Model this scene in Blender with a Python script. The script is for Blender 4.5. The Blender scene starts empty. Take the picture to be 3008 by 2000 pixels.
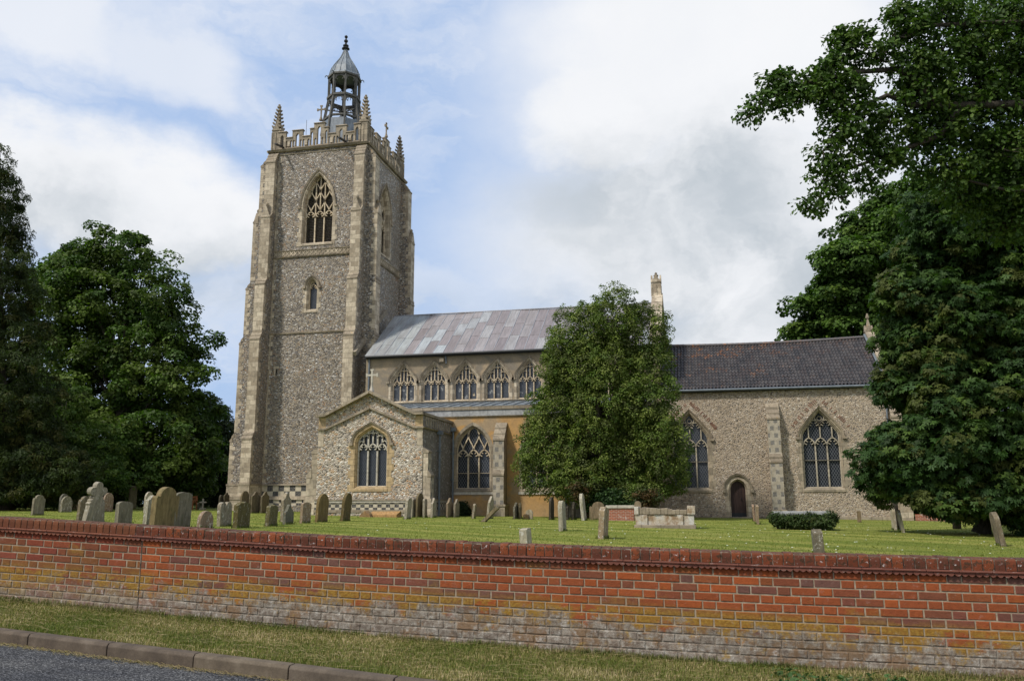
import bpy, math, random
import numpy as np
from mathutils import Vector, Matrix, noise as mnoise
from mathutils.geometry import tessellate_polygon
rad = math.radians
SC = bpy.context.scene
COL = SC.collection
random.seed(7)

# ------------------------------------------------------------------ camera
FPX, PITCH, ROLL, YAW, EYE = 2480.0, rad(10.85), rad(-.18), rad(12.42), 1.6
_f = Vector((-math.sin(YAW)*math.cos(PITCH), math.cos(YAW)*math.cos(PITCH), math.sin(PITCH)))
_r0 = Vector((math.cos(YAW), math.sin(YAW), 0)); _u0 = _r0.cross(_f)
_r = _r0*math.cos(ROLL) + _u0*math.sin(ROLL); _u = -_r0*math.sin(ROLL) + _u0*math.cos(ROLL)
cam = bpy.data.cameras.new('camera'); camo = bpy.data.objects.new('camera', cam); COL.objects.link(camo)
cam.sensor_width = 36; cam.lens = FPX/3008*36; cam.clip_end = 3000; cam.clip_start = .05
camo.matrix_world = Matrix(((_r.x, _u.x, -_f.x, 0), (_r.y, _u.y, -_f.y, 0), (_r.z, _u.z, -_f.z, EYE), (0, 0, 0, 1)))
SC.camera = camo
def ray(x, y):
    d = _f*FPX + _r*(x-1504) - _u*(y-1000); return d/d.y
def at(x, y, Y):
    d = ray(x, y); return Vector((d.x*Y, Y, EYE+d.z*Y))
def dirn(x, y): return ray(x, y).normalized()

# ------------------------------------------------------------------ view, sun, sky
SC.view_settings.view_transform = 'Standard'; SC.view_settings.look = 'None'
SC.view_settings.exposure = 0.3; SC.view_settings.gamma = 1
SUN_AZ, SUN_EL = rad(222), rad(50)      # clockwise from north (+Y)
sd = Vector((math.sin(SUN_AZ)*math.cos(SUN_EL), math.cos(SUN_AZ)*math.cos(SUN_EL), math.sin(SUN_EL)))
sl = bpy.data.lights.new('sun', 'SUN'); sl.energy = 3.0; sl.angle = rad(6); sl.color = (1, .95, .87)
so = bpy.data.objects.new('sun', sl); COL.objects.link(so); so.location = sd*60
so.rotation_euler = (-sd).to_track_quat('-Z', 'Y').to_euler()
W = bpy.data.worlds.new('World'); SC.world = W; W.use_nodes = True
WN = W.node_tree; WN.nodes.clear()

class NT:
    def __init__(s, tree): s.t = tree; s.n = tree.nodes; s.l = tree.links
    def new(s, typ, **kw):
        o = s.n.new(typ)
        for k, v in kw.items(): setattr(o, k, v)
        return o
    def put(s, sock, v):
        if v is None: return
        if isinstance(v, bpy.types.NodeSocket): s.l.new(v, sock)
        else:
            try: sock.default_value = v
            except Exception: sock.default_value = tuple(v)+(1,) if len(v) == 3 else v
    def math(s, op, a, b=None, c=None, clamp=False):
        o = s.new('ShaderNodeMath', operation=op, use_clamp=clamp)
        s.put(o.inputs[0], a); s.put(o.inputs[1], b); s.put(o.inputs[2], c); return o.outputs[0]
    def vmath(s, op, a, b=None, out=0):
        o = s.new('ShaderNodeVectorMath', operation=op)
        s.put(o.inputs[0], a)
        if op == 'SCALE': s.put(o.inputs['Scale'], b)
        else: s.put(o.inputs[1], b)
        return o.outputs[out]
    def mix(s, f, a, b, typ='MIX'):
        o = s.new('ShaderNodeMix', data_type='RGBA', blend_type=typ)
        s.put(o.inputs[0], f); s.put(o.inputs[6], a if isinstance(a, bpy.types.NodeSocket) else tuple(a)+(1,) if len(a) == 3 else a)
        s.put(o.inputs[7], b if isinstance(b, bpy.types.NodeSocket) else tuple(b)+(1,) if len(b) == 3 else b)
        return o.outputs[2]
    def noise(s, vec, scale, detail=4, rough=.55, out=0, dist=0):
        o = s.new('ShaderNodeTexNoise'); s.put(o.inputs['Vector'], vec); o.inputs['Scale'].default_value = scale
        o.inputs['Detail'].default_value = detail; o.inputs['Roughness'].default_value = rough
        o.inputs['Distortion'].default_value = dist
        return o.outputs[out]
    def ramp(s, f, stops, interp='LINEAR'):
        o = s.new('ShaderNodeValToRGB'); r = o.color_ramp; r.interpolation = interp
        while len(r.elements) > 1: r.elements.remove(r.elements[-1])
        for i, (p, c) in enumerate(stops):
            e = r.elements[0] if i == 0 else r.elements.new(p)
            e.position = p
            if isinstance(c, (int, float)): c = (c, c, c)
            e.color = tuple(c)+(1,)
        s.put(o.inputs[0], f); return o.outputs[0]
    def sstep(s, v, a, b):
        o = s.new('ShaderNodeMapRange', interpolation_type='SMOOTHSTEP')
        s.put(o.inputs[0], v); o.inputs[1].default_value = a; o.inputs[2].default_value = b
        return o.outputs[0]
    def scale(s, vec, v):
        return s.vmath('MULTIPLY', vec, v)

w = NT(WN)
sky = w.new('ShaderNodeTexSky', sky_type='NISHITA', sun_disc=False, sun_elevation=SUN_EL, sun_rotation=SUN_AZ,
            air_density=1.2, dust_density=2.0, ozone_density=1.0)
tc = w.new('ShaderNodeTexCoord')
base = w.vmath('SCALE', sky.outputs[0], 0.085)
d3 = w.vmath('NORMALIZE', tc.outputs['Generated'])
wn = w.noise(d3, 2.6, 6, .55, out=1)
warp = w.vmath('ADD', d3, w.vmath('SCALE', w.vmath('SUBTRACT', wn, (.5, .5, .5)), .20))
warp = w.vmath('ADD', warp, w.vmath('SCALE', w.vmath('SUBTRACT', w.noise(w.scale(d3, (1, 1, 1.8)), 8, 8, .62, out=1), (.5, .5, .5)), .09))
def blob(px, py, rx, rz, soft=.48, vec=None):
    c = dirn(px, py)
    v = w.vmath('SUBTRACT', vec or warp, tuple(c))
    v = w.scale(v, (1/rx, .6/rx, 1/rz))
    l = w.vmath('LENGTH', v, out=1)
    return w.math('SUBTRACT', 1, w.sstep(l, 1-soft, 1+soft))
def union(ms):
    a = ms[0]
    for b in ms[1:]: a = w.math('MAXIMUM', a, b)
    return a
cl = union([blob(2150, 200, .25, .15), blob(2100, 650, .26, .13), blob(1800, 330, .11, .08), blob(2500, 900, .30, .12),
            blob(300, 560, .17, .06), blob(0, 470, .12, .05), blob(560, 620, .12, .055), w.math('MULTIPLY', blob(60, 40, .10, .045), .8), w.math('MULTIPLY', blob(500, 170, .075, .045), .7),
            w.math('MULTIPLY', blob(620, 850, .16, .035), .6), w.math('MULTIPLY', blob(1500, 820, .2, .03), .5)])
veil = w.noise(w.scale(warp, (1.2, 1.2, 4.5)), 2.2, 7, .6)
veilm = w.math('MULTIPLY', w.sstep(veil, .36, .72), .68)
# broken cloud over the rest of the sky, behind and above the viewer
rest = w.noise(warp, 1.6, 6, .55)
restm = w.math('MULTIPLY', w.sstep(rest, .42, .6), w.sstep(w.vmath('DOT_PRODUCT', d3, tuple(dirn(1504, 800)), out=1), .72, .45))
m = w.math('MAXIMUM', w.math('MAXIMUM', cl, veilm), restm)
shade = union([blob(1950, 560, .16, .05, .8), blob(2150, 700, .2, .06, .8), blob(1850, 900, .2, .05, .8), blob(350, 760, .24, .05, .8),
               blob(2450, 800, .12, .06, .8), blob(90, 640, .1, .05, .8)])
sn = w.noise(warp, 6, 5, .6)
shf = w.math('MULTIPLY', shade, w.sstep(sn, .25, .65))
ccol = w.mix(w.math('MULTIPLY', w.noise(d3, 9, 6, .6), .45), (.78, .785, .80), (.60, .635, .69))
ccol = w.mix(shf, ccol, (.42, .465, .51))
pale = w.mix(.8, base, (.36, .50, .76))
full = w.mix(m, pale, ccol)
bg = w.new('ShaderNodeBackground'); w.put(bg.inputs[0], full); bg.inputs[1].default_value = 1.0
wo = w.new('ShaderNodeOutputWorld'); w.l.new(bg.outputs[0], wo.inputs[0])

# ------------------------------------------------------------------ materials
MATS = {}
def mat(name):
    m = bpy.data.materials.new(name); m.use_nodes = True; m.node_tree.nodes.clear()
    n = NT(m.node_tree); MATS[name] = m
    n.geo = n.new('ShaderNodeNewGeometry'); n.pos = n.geo.outputs['Position']
    n.sep = n.new('ShaderNodeSeparateXYZ'); n.l.new(n.pos, n.sep.inputs[0])
    return m, n
def fin(n, col, rough=.9, bump=None, bstr=.4, bdist=.02, spec=.3, metal=0, trans=None, extra=None):
    p = n.new('ShaderNodeBsdfPrincipled'); n.put(p.inputs['Base Color'], col if isinstance(col, bpy.types.NodeSocket) else tuple(col)+(1,))
    n.put(p.inputs['Roughness'], rough); p.inputs['Specular IOR Level'].default_value = spec; p.inputs['Metallic'].default_value = metal
    if bump is not None:
        b = n.new('ShaderNodeBump'); b.inputs['Strength'].default_value = bstr; b.inputs['Distance'].default_value = bdist
        n.put(b.inputs['Height'], bump); n.l.new(b.outputs[0], p.inputs['Normal'])
    out = p.outputs[0]
    if trans is not None:
        t = n.new('ShaderNodeBsdfTranslucent'); n.put(t.inputs[0], trans)
        mx = n.new('ShaderNodeMixShader'); mx.inputs[0].default_value = .25
        n.l.new(out, mx.inputs[1]); n.l.new(t.outputs[0], mx.inputs[2]); out = mx.outputs[0]
    o = n.new('ShaderNodeOutputMaterial'); n.l.new(out, o.inputs[0])
def attr(n, name='Col'):
    a = n.new('ShaderNodeAttribute', attribute_name=name); return a.outputs[0]

def flint(name, size, stops, mortar=(.30, .26, .20), thr=.10, patch=.25, tone=(1, 1, 1)):
    m, n = mat(name)
    v = n.scale(n.pos, (1/size, 1/size, 1.35/size))
    v = n.vmath('ADD', v, n.vmath('SCALE', n.noise(n.pos, 5, 2, out=1), .5))
    vo = n.new('ShaderNodeTexVoronoi', feature='F1'); n.l.new(v, vo.inputs['Vector']); vo.inputs['Scale'].default_value = 1
    ve = n.new('ShaderNodeTexVoronoi', feature='DISTANCE_TO_EDGE'); n.l.new(v, ve.inputs['Vector']); ve.inputs['Scale'].default_value = 1
    sp = n.new('ShaderNodeSeparateColor'); n.l.new(vo.outputs['Color'], sp.inputs[0])
    big = n.noise(n.pos, .45, 3); 
    f = n.math('ADD', sp.outputs[0], n.math('MULTIPLY', n.math('SUBTRACT', big, .5), patch*2), clamp=True)
    c = n.ramp(f, stops, 'CONSTANT')
    c = n.mix(.35, c, n.ramp(n.noise(n.pos, 14, 3), [(.3, .12), (.7, .55)]), 'OVERLAY')
    c = n.mix(.22, c, tuple(x*.85 for x in mortar))
    st_ = n.sstep(n.noise(n.scale(n.pos, (1.2, 1.2, .22)), .8, 5, .6), .50, .68); c = n.mix(n.math('MULTIPLY', st_, .38), c, tuple(x*.42 for x in mortar))
    mm = n.math('SUBTRACT', 1, n.sstep(ve.outputs['Distance'], thr*.3, thr*1.3))
    mc = n.mix(n.noise(n.pos, 1.3, 4), tuple(x*.72 for x in mortar), tuple(x*1.2 for x in mortar))
    c = n.mix(n.math('MULTIPLY', mm, .85), c, mc)
    c = n.mix(1, c, tone, 'MULTIPLY')
    fin(n, c, n.math('ADD', .35, n.math('MULTIPLY', mm, .5)), n.math('SUBTRACT', n.sstep(ve.outputs['Distance'], 0, .35), 0), .9, size*.35, spec=.4)
    return m
FS = [(0, (.025, .026, .03)), (.18, (.11, .115, .125)), (.33, (.26, .215, .155)), (.5, (.38, .30, .20)), (.62, (.17, .17, .175)), (.74, (.50, .47, .41)), (.86, (.72, .71, .68)), (.95, (.36, .20, .09))]
flint('flint_tower', .118, FS, patch=.28, mortar=(.32, .275, .215), tone=(.97, .95, .93))
flint('flint_porch', .125, [(0, (.05, .05, .05)), (.14, (.22, .2, .19)), (.3, (.46, .30, .16)), (.44, (.40, .33, .26)), (.56, (.50, .46, .40)), (.80, (.70, .68, .63)), (.93, (.45, .24, .11))], mortar=(.40, .35, .28), patch=.2, tone=(1.14, 1.1, 1.04))
flint('flint_chancel', .105, [(0, (.03, .03, .035)), (.18, (.13, .125, .125)), (.32, (.34, .265, .19)), (.50, (.44, .35, .25)), (.64, (.18, .17, .165)), (.78, (.55, .51, .45)), (.92, (.70, .68, .64))], mortar=(.40, .335, .265), thr=.2, patch=.35, tone=(1.06, 1.02, .94))
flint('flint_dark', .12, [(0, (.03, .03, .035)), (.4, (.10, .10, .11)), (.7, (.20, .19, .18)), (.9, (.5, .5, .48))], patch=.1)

def stone(name, c1, c2, blk=(.55, .33), mort=.5, lichen=.25, lcol=(.40, .24, .07), rough=.9, joint=.012):
    m, n = mat(name)
    u = n.math('ADD', n.sep.outputs[0], n.sep.outputs[1])
    cx = n.new('ShaderNodeCombineXYZ'); n.l.new(u, cx.inputs[0]); n.l.new(n.sep.outputs[2], cx.inputs[1])
    b = n.new('ShaderNodeTexBrick'); n.l.new(cx.outputs[0], b.inputs['Vector']); b.inputs['Scale'].default_value = 1
    b.inputs['Brick Width'].default_value = blk[0]; b.inputs['Row Height'].default_value = blk[1]
    b.inputs['Mortar Size'].default_value = joint; b.inputs['Bias'].default_value = 0
    b.inputs['Color1'].default_value = tuple(c1)+(1,); b.inputs['Color2'].default_value = tuple(c2)+(1,)
    b.inputs['Mortar'].default_value = tuple(x*mort for x in c1)+(1,)
    c = n.mix(.5, b.outputs[0], n.ramp(n.noise(n.pos, 6, 6, .65), [(.3, .22), (.7, .72)]), 'OVERLAY')
    dk = n.math('MULTIPLY', n.sstep(n.noise(n.scale(n.pos, (1, 1, .5)), 1.7, 5, .65), .52, .72), .5)
    c = n.mix(dk, c, tuple(x*.42 for x in c2))
    if lichen: c = n.mix(n.math('MULTIPLY', n.sstep(n.noise(n.pos, 2.9, 5, .6), .66-.12*lichen, .74), lichen*2.2), c, lcol)
    h = n.math('ADD', b.outputs['Fac'], n.math('MULTIPLY', n.noise(n.pos, 22, 4), -.6))
    fin(n, c, rough, n.math('MULTIPLY', h, -1), .5, .02)
    return m
stone('ashlar', (.56, .475, .35), (.29, .235, .165), lichen=.12)
stone('ashlar_dark', (.38, .315, .225), (.22, .185, .135), (.6, .4), lichen=.22)
stone('ashlar_yellow', (.48, .35, .19), (.38, .28, .16), (.5, .3), lichen=.05)
stone('ashlar_pale', (.50, .46, .38), (.42, .38, .31), (1.5, .8), lichen=.03)
stone('ashlar_grey', (.36, .36, .35), (.26, .26, .26), (1.1, .5), lichen=.03)
stone('tracery_stone', (.60, .50, .35), (.48, .385, .26), (.6, .5), lichen=.08)
stone('tracery_grey', (.44, .385, .29), (.34, .295, .22), (.6, .5), lichen=.08)
stone('coping_stone', (.34, .28, .20), (.22, .18, .13), (.7, .9), lichen=.3)
stone('chequer', (.52, .46, .34), (.07, .07, .075), (.27, .2), lichen=0)

def chequer_mat(name, sx, sz):
    m, n = mat(name)
    u = n.math('ADD', n.sep.outputs[0], n.sep.outputs[1])
    a = n.math('FLOOR', n.math('DIVIDE', u, sx)); b = n.math('FLOOR', n.math('DIVIDE', n.sep.outputs[2], sz))
    k = n.math('PINGPONG', n.math('ADD', a, b), 1)
    st = n.ramp(n.noise(n.pos, 3, 4), [(.3, (.36, .31, .22)), (.6, (.50, .44, .33))])
    fl = n.ramp(n.noise(n.pos, 14, 3), [(.35, (.03, .028, .027)), (.6, (.10, .095, .085)), (.75, (.32, .29, .25))])
    fin(n, n.mix(k, st, fl), .75, n.noise(n.pos, 25, 3), .5, .02)
chequer_mat('flush_chequer', .24, .17)
chequer_mat('tower_chequer', .42, .40)
# flushwork: dressed stone with squared panels of dark knapped flint
m_, n = mat('flushwork')
u = n.math('ADD', n.sep.outputs[0], n.sep.outputs[1])
row = n.math('DIVIDE', n.sep.outputs[2], .43)
kz = n.math('FRACT', row); ku = n.math('FRACT', n.math('ADD', n.math('DIVIDE', u, .46), n.math('MULTIPLY', n.math('PINGPONG', n.math('FLOOR', row), 1), .5)))
k = n.math('MULTIPLY', n.math('GREATER_THAN', kz, .40), n.math('GREATER_THAN', ku, .52))
st = n.ramp(n.noise(n.pos, 4, 5), [(.3, (.27, .23, .17)), (.65, (.42, .37, .29))])
fl = n.ramp(n.noise(n.pos, 20, 3), [(.35, (.05, .05, .055)), (.55, (.12, .12, .12)), (.72, (.45, .42, .38))])
fin(n, n.mix(n.math('MULTIPLY', k, .72), st, fl), .8, n.noise(n.pos, 25, 3), .5, .02)

def render_mat(name, a, b, c2, grey):
    m, n = mat(name)
    f = n.noise(n.pos, .9, 6, .6)
    c = n.ramp(f, [(.35, a), (.5, b), (.62, c2)])
    g = n.sstep(n.noise(n.scale(n.pos, (1, 1, 1.4)), .55, 5, .6, dist=.6), .50, .60)
    low = n.math('SUBTRACT', 1, n.sstep(n.math('ADD', n.sep.outputs[2], n.math('MULTIPLY', n.noise(n.pos, 2, 4), 1.2)), 1.6, 2.6))
    c = n.mix(n.math('MULTIPLY', n.math('MAXIMUM', g, n.math('MULTIPLY', low, .5)), .75), c, grey)
    c = n.mix(.4, c, n.ramp(n.noise(n.pos, 9, 6, .7), [(.3, .3), (.7, .68)]), 'OVERLAY')
    fin(n, c, .95, n.noise(n.pos, 18, 6), .35, .03)
render_mat('render_ochre', (.42, .245, .09), (.47, .275, .105), (.37, .225, .10), (.32, .25, .165))
render_mat('render_grey', (.30, .235, .155), (.26, .21, .145), (.34, .26, .17), (.19, .165, .13))

m_, n = mat('lead')
c = n.mix(.6, attr(n), n.ramp(n.noise(n.scale(n.pos, (4, .35, .35)), 3, 6, .7), [(.3, .25), (.7, .78)]), 'OVERLAY')
c = n.mix(n.math('MULTIPLY', n.sstep(n.noise(n.scale(n.pos, (1, .3, .3)), 1.1, 5, .6), .45, .65), .45), c, (.16, .135, .125))
fin(n, c, n.math('ADD', .42, n.math('MULTIPLY', n.noise(n.pos, 3, 3), .25)), n.noise(n.pos, 4, 3), .25, .03, spec=.5)
m_, n = mat('lead_plain')
c = n.ramp(n.noise(n.scale(n.pos, (2, 2, .7)), 2.2, 6, .65), [(.3, (.085, .10, .11)), (.55, (.165, .19, .208)), (.75, (.28, .315, .34))])
fin(n, c, .5, n.noise(n.pos, 6, 3), .2, .02, spec=.5)
m_, n = mat('old_timber')
c = n.ramp(n.noise(n.scale(n.pos, (3, 3, .6)), 5, 5, .6), [(.3, (.06, .058, .052)), (.6, (.13, .125, .11)), (.8, (.21, .20, .18))])
fin(n, c, .85, n.noise(n.scale(n.pos, (8, 8, 1)), 6, 4), .4, .01)
m_, n = mat('pantile')
ln = n.sstep(n.math('ADD', n.noise(n.pos, 1.1, 5, .65), n.math('MULTIPLY', n.math('SUBTRACT', n.sep.outputs[2], 10.2), .035)), .53, .66)
ln = n.math('MULTIPLY', ln, n.sstep(n.noise(n.pos, 5, 4), .50, .58))
ln = n.math('MULTIPLY', ln, n.math('SUBTRACT', 1.15, n.sstep(n.sep.outputs[0], -1, 9)))
c = n.mix(.5, attr(n), n.ramp(n.noise(n.pos, 8, 4), [(.3, .35), (.7, .65)]), 'OVERLAY')
fin(n, n.mix(n.math('MULTIPLY', ln, .75), c, (.36, .135, .03)), .55, spec=.4)

def glass(name, pitch, dark, lead, slats=None, bright=None):
    m, n = mat(name)
    u = n.math('ADD', n.sep.outputs[0], n.sep.outputs[1]); z = n.sep.outputs[2]
    a = n.math('ABSOLUTE', n.math('SUBTRACT', n.math('FRACT', n.math('DIVIDE', n.math('ADD', u, n.math('MULTIPLY', z, .62)), pitch)), .5))
    b = n.math('ABSOLUTE', n.math('SUBTRACT', n.math('FRACT', n.math('DIVIDE', n.math('SUBTRACT', u, n.math('MULTIPLY', z, .62)), pitch)), .5))
    k = n.sstep(n.math('MAXIMUM', a, b), .39, .45)
    vo = n.new('ShaderNodeTexVoronoi'); n.put(vo.inputs['Vector'], n.pos); vo.inputs['Scale'].default_value = 9
    c = n.mix(n.noise(n.pos, 2.1, 4), dark, tuple(x*2.6 for x in dark))
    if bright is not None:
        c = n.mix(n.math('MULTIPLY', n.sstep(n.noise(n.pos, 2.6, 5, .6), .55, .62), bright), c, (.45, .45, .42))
    c = n.mix(n.math('MULTIPLY', k, .8), c, lead)
    fin(n, c, n.math('ADD', .12, n.math('MULTIPLY', k, .5)), n.math('ADD', n.math('MULTIPLY', n.noise(n.pos, 3.5, 2), 2), k), .25, .02, spec=.5)
glass('leaded_glass', .155, (.010, .012, .016), (.12, .125, .13))
glass('leaded_glass_fine', .12, (.012, .014, .018), (.07, .072, .075))
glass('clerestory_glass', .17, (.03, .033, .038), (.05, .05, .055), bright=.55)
m_, n = mat('louvre'); c = n.ramp(n.noise(n.scale(n.pos, (1, 1, 6)), 3, 4), [(.3, (.025, .022, .02)), (.7, (.075, .065, .055))]); fin(n, c, .8)
m_, n = mat('void'); fin(n, (.006, .006, .007), 1)
m_, n = mat('door_oak')
pl = n.math('FRACT', n.math('MULTIPLY', n.sep.outputs[0], 5.5))
c = n.ramp(n.noise(n.scale(n.pos, (6, 6, .8)), 3, 5), [(.3, (.022, .012, .010)), (.7, (.065, .036, .028))])
c = n.mix(n.math('GREATER_THAN', pl, .93), c, (.008, .006, .005)); fin(n, c, .6, n.math('LESS_THAN', pl, .92), .4, .01)
m_, n = mat('iron_pipe'); c = n.ramp(n.noise(n.pos, 3, 4), [(.3, (.10, .12, .14)), (.7, (.17, .19, .21))]); fin(n, c, .55, spec=.4)
m_, n = mat('black_iron'); fin(n, (.02, .021, .023), .5)
m_, n = mat('bench_wood'); c = n.ramp(n.noise(n.scale(n.pos, (2, 2, 8)), 3, 4), [(.3, (.16, .055, .02)), (.7, (.30, .115, .04))]); fin(n, c, .6)

def foot_crust(n, col, ht, amt, brickvar=False):
    pf = n.math('SUBTRACT', 1, n.sstep(n.math('ADD', ht, n.math('MULTIPLY', n.math('SUBTRACT', n.noise(n.pos, 5, 7, .78), .5), .85)), .39, .52))
    gc = n.ramp(n.noise(n.pos, 19, 8, .8), [(.32, (.05, .04, .03)), (.42, (.14, .11, .085)), (.50, (.21, .18, .145)), (.58, (.28, .25, .21)), (.68, (.50, .48, .43))])
    gc = n.mix(n.math('MULTIPLY', n.sstep(n.noise(n.pos, 4.5, 7, .75), .50, .60), .75), gc, n.mix(n.noise(n.pos, 30, 4), (.12, .07, .035), (.22, .13, .06)))
    gc = n.mix(n.math('MULTIPLY', n.sstep(n.noise(n.vmath('ADD', n.pos, (3, 0, 5)), 6, 7, .75), .58, .66), .7), gc, (.27, .17, .035))
    gc = n.mix(n.sstep(n.noise(n.vmath('ADD', n.pos, (9, 2, 5)), 15, 6, .8), .60, .68), gc, (.05, .04, .03))
    if brickvar:
        bwn = n.new('ShaderNodeRGBToBW'); n.l.new(attr(n), bwn.inputs[0]); q_ = n.math('ADD', .50, n.math('MULTIPLY', bwn.outputs[0], 6.0))
        cb = n.new('ShaderNodeCombineXYZ'); [n.l.new(q_, cb.inputs[i_]) for i_ in range(3)]
        gc = n.mix(1, gc, cb.outputs[0], 'MULTIPLY')
    left = n.sstep(n.sep.outputs[0], -7.2, -5.0)
    return n.mix(n.math('MULTIPLY', pf, n.math('ADD', .40, n.math('MULTIPLY', left, amt))), col, gc)
# foreground brick: the colour of each brick comes from the attribute, growths from noise
m_, n = mat('wall_brick')
col = attr(n); h = n.sep.outputs[2]
ht = n.math('ADD', h, n.math('MULTIPLY', n.sep.outputs[0], .042))     # height above the falling verge, about .31 at the foot
col = n.mix(.45, col, n.ramp(n.noise(n.pos, 28, 5, .7), [(.25, .3), (.75, .72)]), 'OVERLAY')
col = n.mix(n.math('MULTIPLY', n.sstep(n.noise(n.pos, 70, 4, .7), .58, .7), .45), col, (.09, .03, .02))
# ochre lichen band
ba = n.math('MULTIPLY', n.sstep(ht, .30, .40), n.math('SUBTRACT', 1, n.sstep(ht, .55, .68)))
ly = n.math('MULTIPLY', ba, n.sstep(n.noise(n.scale(n.pos, (1, 1, 2.2)), 2.8, 7, .75), .38, .52))
ly2 = n.math('MULTIPLY', n.sstep(n.noise(n.scale(n.pos, (1, 1, 1.8)), 1.3, 6, .7),   .57, .68), .5)
col = n.mix(n.math('MULTIPLY', n.math('MAXIMUM', ly, ly2), .88), col, n.ramp(n.noise(n.pos, 40, 4), [(.3, (.17, .085, .010)), (.7, (.34, .21, .035))]))
# pale salts and grey crust at the foot
col = foot_crust(n, col, ht, .56, True); pf = n.math('SUBTRACT', 1, n.sstep(ht, .40, .56))
wh = n.math('MULTIPLY', n.sstep(n.noise(n.pos, 11, 7, .8), .57, .66), n.math('ADD', .12, n.math('MULTIPLY', pf, .6)))
col = n.mix(wh, col, (.50, .46, .42))
fin(n, col, .9, n.noise(n.pos, 45, 6, .75), .8, .010)
m_, n = mat('coping_brick')
col = n.mix(.5, n.mix(1, attr(n), (.92, 1.08, .85), 'MULTIPLY'), n.ramp(n.noise(n.pos, 26, 5, .7), [(.25, .22), (.75, .72)]), 'OVERLAY')
old = n.sstep(n.sep.outputs[0], -6.05, -6.0)
moss = n.math('MULTIPLY', n.sstep(n.noise(n.pos, 26, 6, .8), .50, .58), n.math('ADD', .25, n.math('MULTIPLY', old, .65)))
col = n.mix(moss, col, (.045, .026, .013))
wh = n.math('MULTIPLY', n.sstep(n.noise(n.vmath('ADD', n.pos, (7, 3, 1)), 24, 5, .75), .60, .67), n.math('ADD', .15, n.math('MULTIPLY', old, .8)))
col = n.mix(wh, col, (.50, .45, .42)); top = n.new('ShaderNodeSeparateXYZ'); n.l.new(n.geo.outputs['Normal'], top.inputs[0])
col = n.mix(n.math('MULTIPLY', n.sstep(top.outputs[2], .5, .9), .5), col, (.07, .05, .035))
fin(n, col, .92, n.noise(n.pos, 55, 5, .7), .7, .007)
m_, n = mat('creasing_tile')
old = n.sstep(n.sep.outputs[0], -6.05, -6.0)
col = n.mix(n.noise(n.pos, 12, 5), (.15, .050, .027), (.22, .078, .042))
col = n.mix(n.math('MULTIPLY', old, .5), col, (.13, .05, .04))
wh = n.sstep(n.noise(n.scale(n.pos, (1, 1, 6)), 14, 5, .7), .60, .68)
fin(n, n.mix(n.math('MULTIPLY', wh, .7), col, (.42, .38, .34)), .8, n.noise(n.pos, 50, 4), .4, .005)
m_, n = mat('wall_mortar')
col = n.ramp(n.noise(n.pos, 16, 5, .7), [(.3, (.19, .14, .09)), (.55, (.31, .245, .17)), (.8, (.44, .38, .29))])
yl = n.math('SUBTRACT', 1, n.sstep(n.math('ADD', n.sep.outputs[2], n.math('MULTIPLY', n.sep.outputs[0], .042)), .5, .75))
col = foot_crust(n, col, n.math('ADD', n.sep.outputs[2], n.math('MULTIPLY', n.sep.outputs[0], .042)), .55)
fin(n, col, .95, n.noise(n.pos, 90, 4), .5, .004)

m_, n = mat('headstone')
oi = n.new('ShaderNodeObjectInfo')
v = n.vmath('ADD', n.pos, n.vmath('SCALE', oi.outputs['Location'], 3.1))
c = n.mix(.7, n.mix(1, oi.outputs['Color'], (.84, .76, .62), 'MULTIPLY'), n.ramp(n.noise(n.scale(v, (1.6, 1.6, .4)), 7, 7, .75), [(.30, .10), (.70, .78)]), 'OVERLAY')
blot = n.sstep(n.noise(v, 11, 6, .75), .54, .62)
c = n.mix(n.math('MULTIPLY', blot, oi.outputs['Alpha']), c, (.52, .50, .44))
c = n.mix(n.math('MULTIPLY', n.sstep(n.noise(n.scale(v, (1, 1, .5)), 3.3, 5, .6), .58, .7), .45), c, (.09, .09, .035))
c = n.mix(n.math('MULTIPLY', n.sstep(n.noise(v, 7.7, 4, .6), .70, .76), .5), c, (.38, .2, .04))
sk = n.sstep(n.noise(v, 30, 3, .6), .64, .7)
c = n.mix(n.math('MULTIPLY', sk, .4), c, (.04, .038, .03))
fin(n, c, .95, n.noise(v, 24, 6, .7), .7, .02)

m_, n = mat('coping_joint'); fin(n, n.ramp(n.noise(n.pos, 18, 6, .75), [(.35, (.05, .035, .022)), (.5, (.16, .12, .085)), (.65, (.34, .28, .22))]), .95)
m_, n = mat('asphalt')
vo = n.new('ShaderNodeTexVoronoi'); n.put(vo.inputs['Vector'], n.pos); vo.inputs['Scale'].default_value = 105
sp = n.new('ShaderNodeSeparateColor'); n.l.new(vo.outputs['Color'], sp.inputs[0])
c = n.ramp(sp.outputs[0], [(0, (.012, .012, .013)), (.4, (.045, .046, .048)), (.75, (.085, .086, .088)), (.92, (.16, .16, .158)), (1, (.26, .255, .25))])
big = n.ramp(n.noise(n.scale(n.pos, (.5, 1.4, 1)), 1.3, 5, .6), [(.35, (.62, .64, .70)), (.65, (1.15, 1.13, 1.10))])
fin(n, n.mix(1, c, big, 'MULTIPLY'), .95, n.math('ADD', vo.outputs['Distance'], n.noise(n.pos, 50, 4)), .8, .006, spec=.12)
m_, n = mat('kerb_concrete')
c = n.ramp(n.noise(n.pos, 5, 6, .7), [(.3, (.060, .046, .034)), (.55, (.108, .083, .060)), (.75, (.15, .12, .09))])
c = n.mix(.4, c, n.ramp(n.noise(n.pos, 90, 3, .8), [(.3, .25), (.7, .75)]), 'OVERLAY')
fin(n, n.mix(.5, c, attr(n), 'MULTIPLY'), .9, n.noise(n.pos, 70, 4), .4, .004)
m_, n = mat('lawn')
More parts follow.
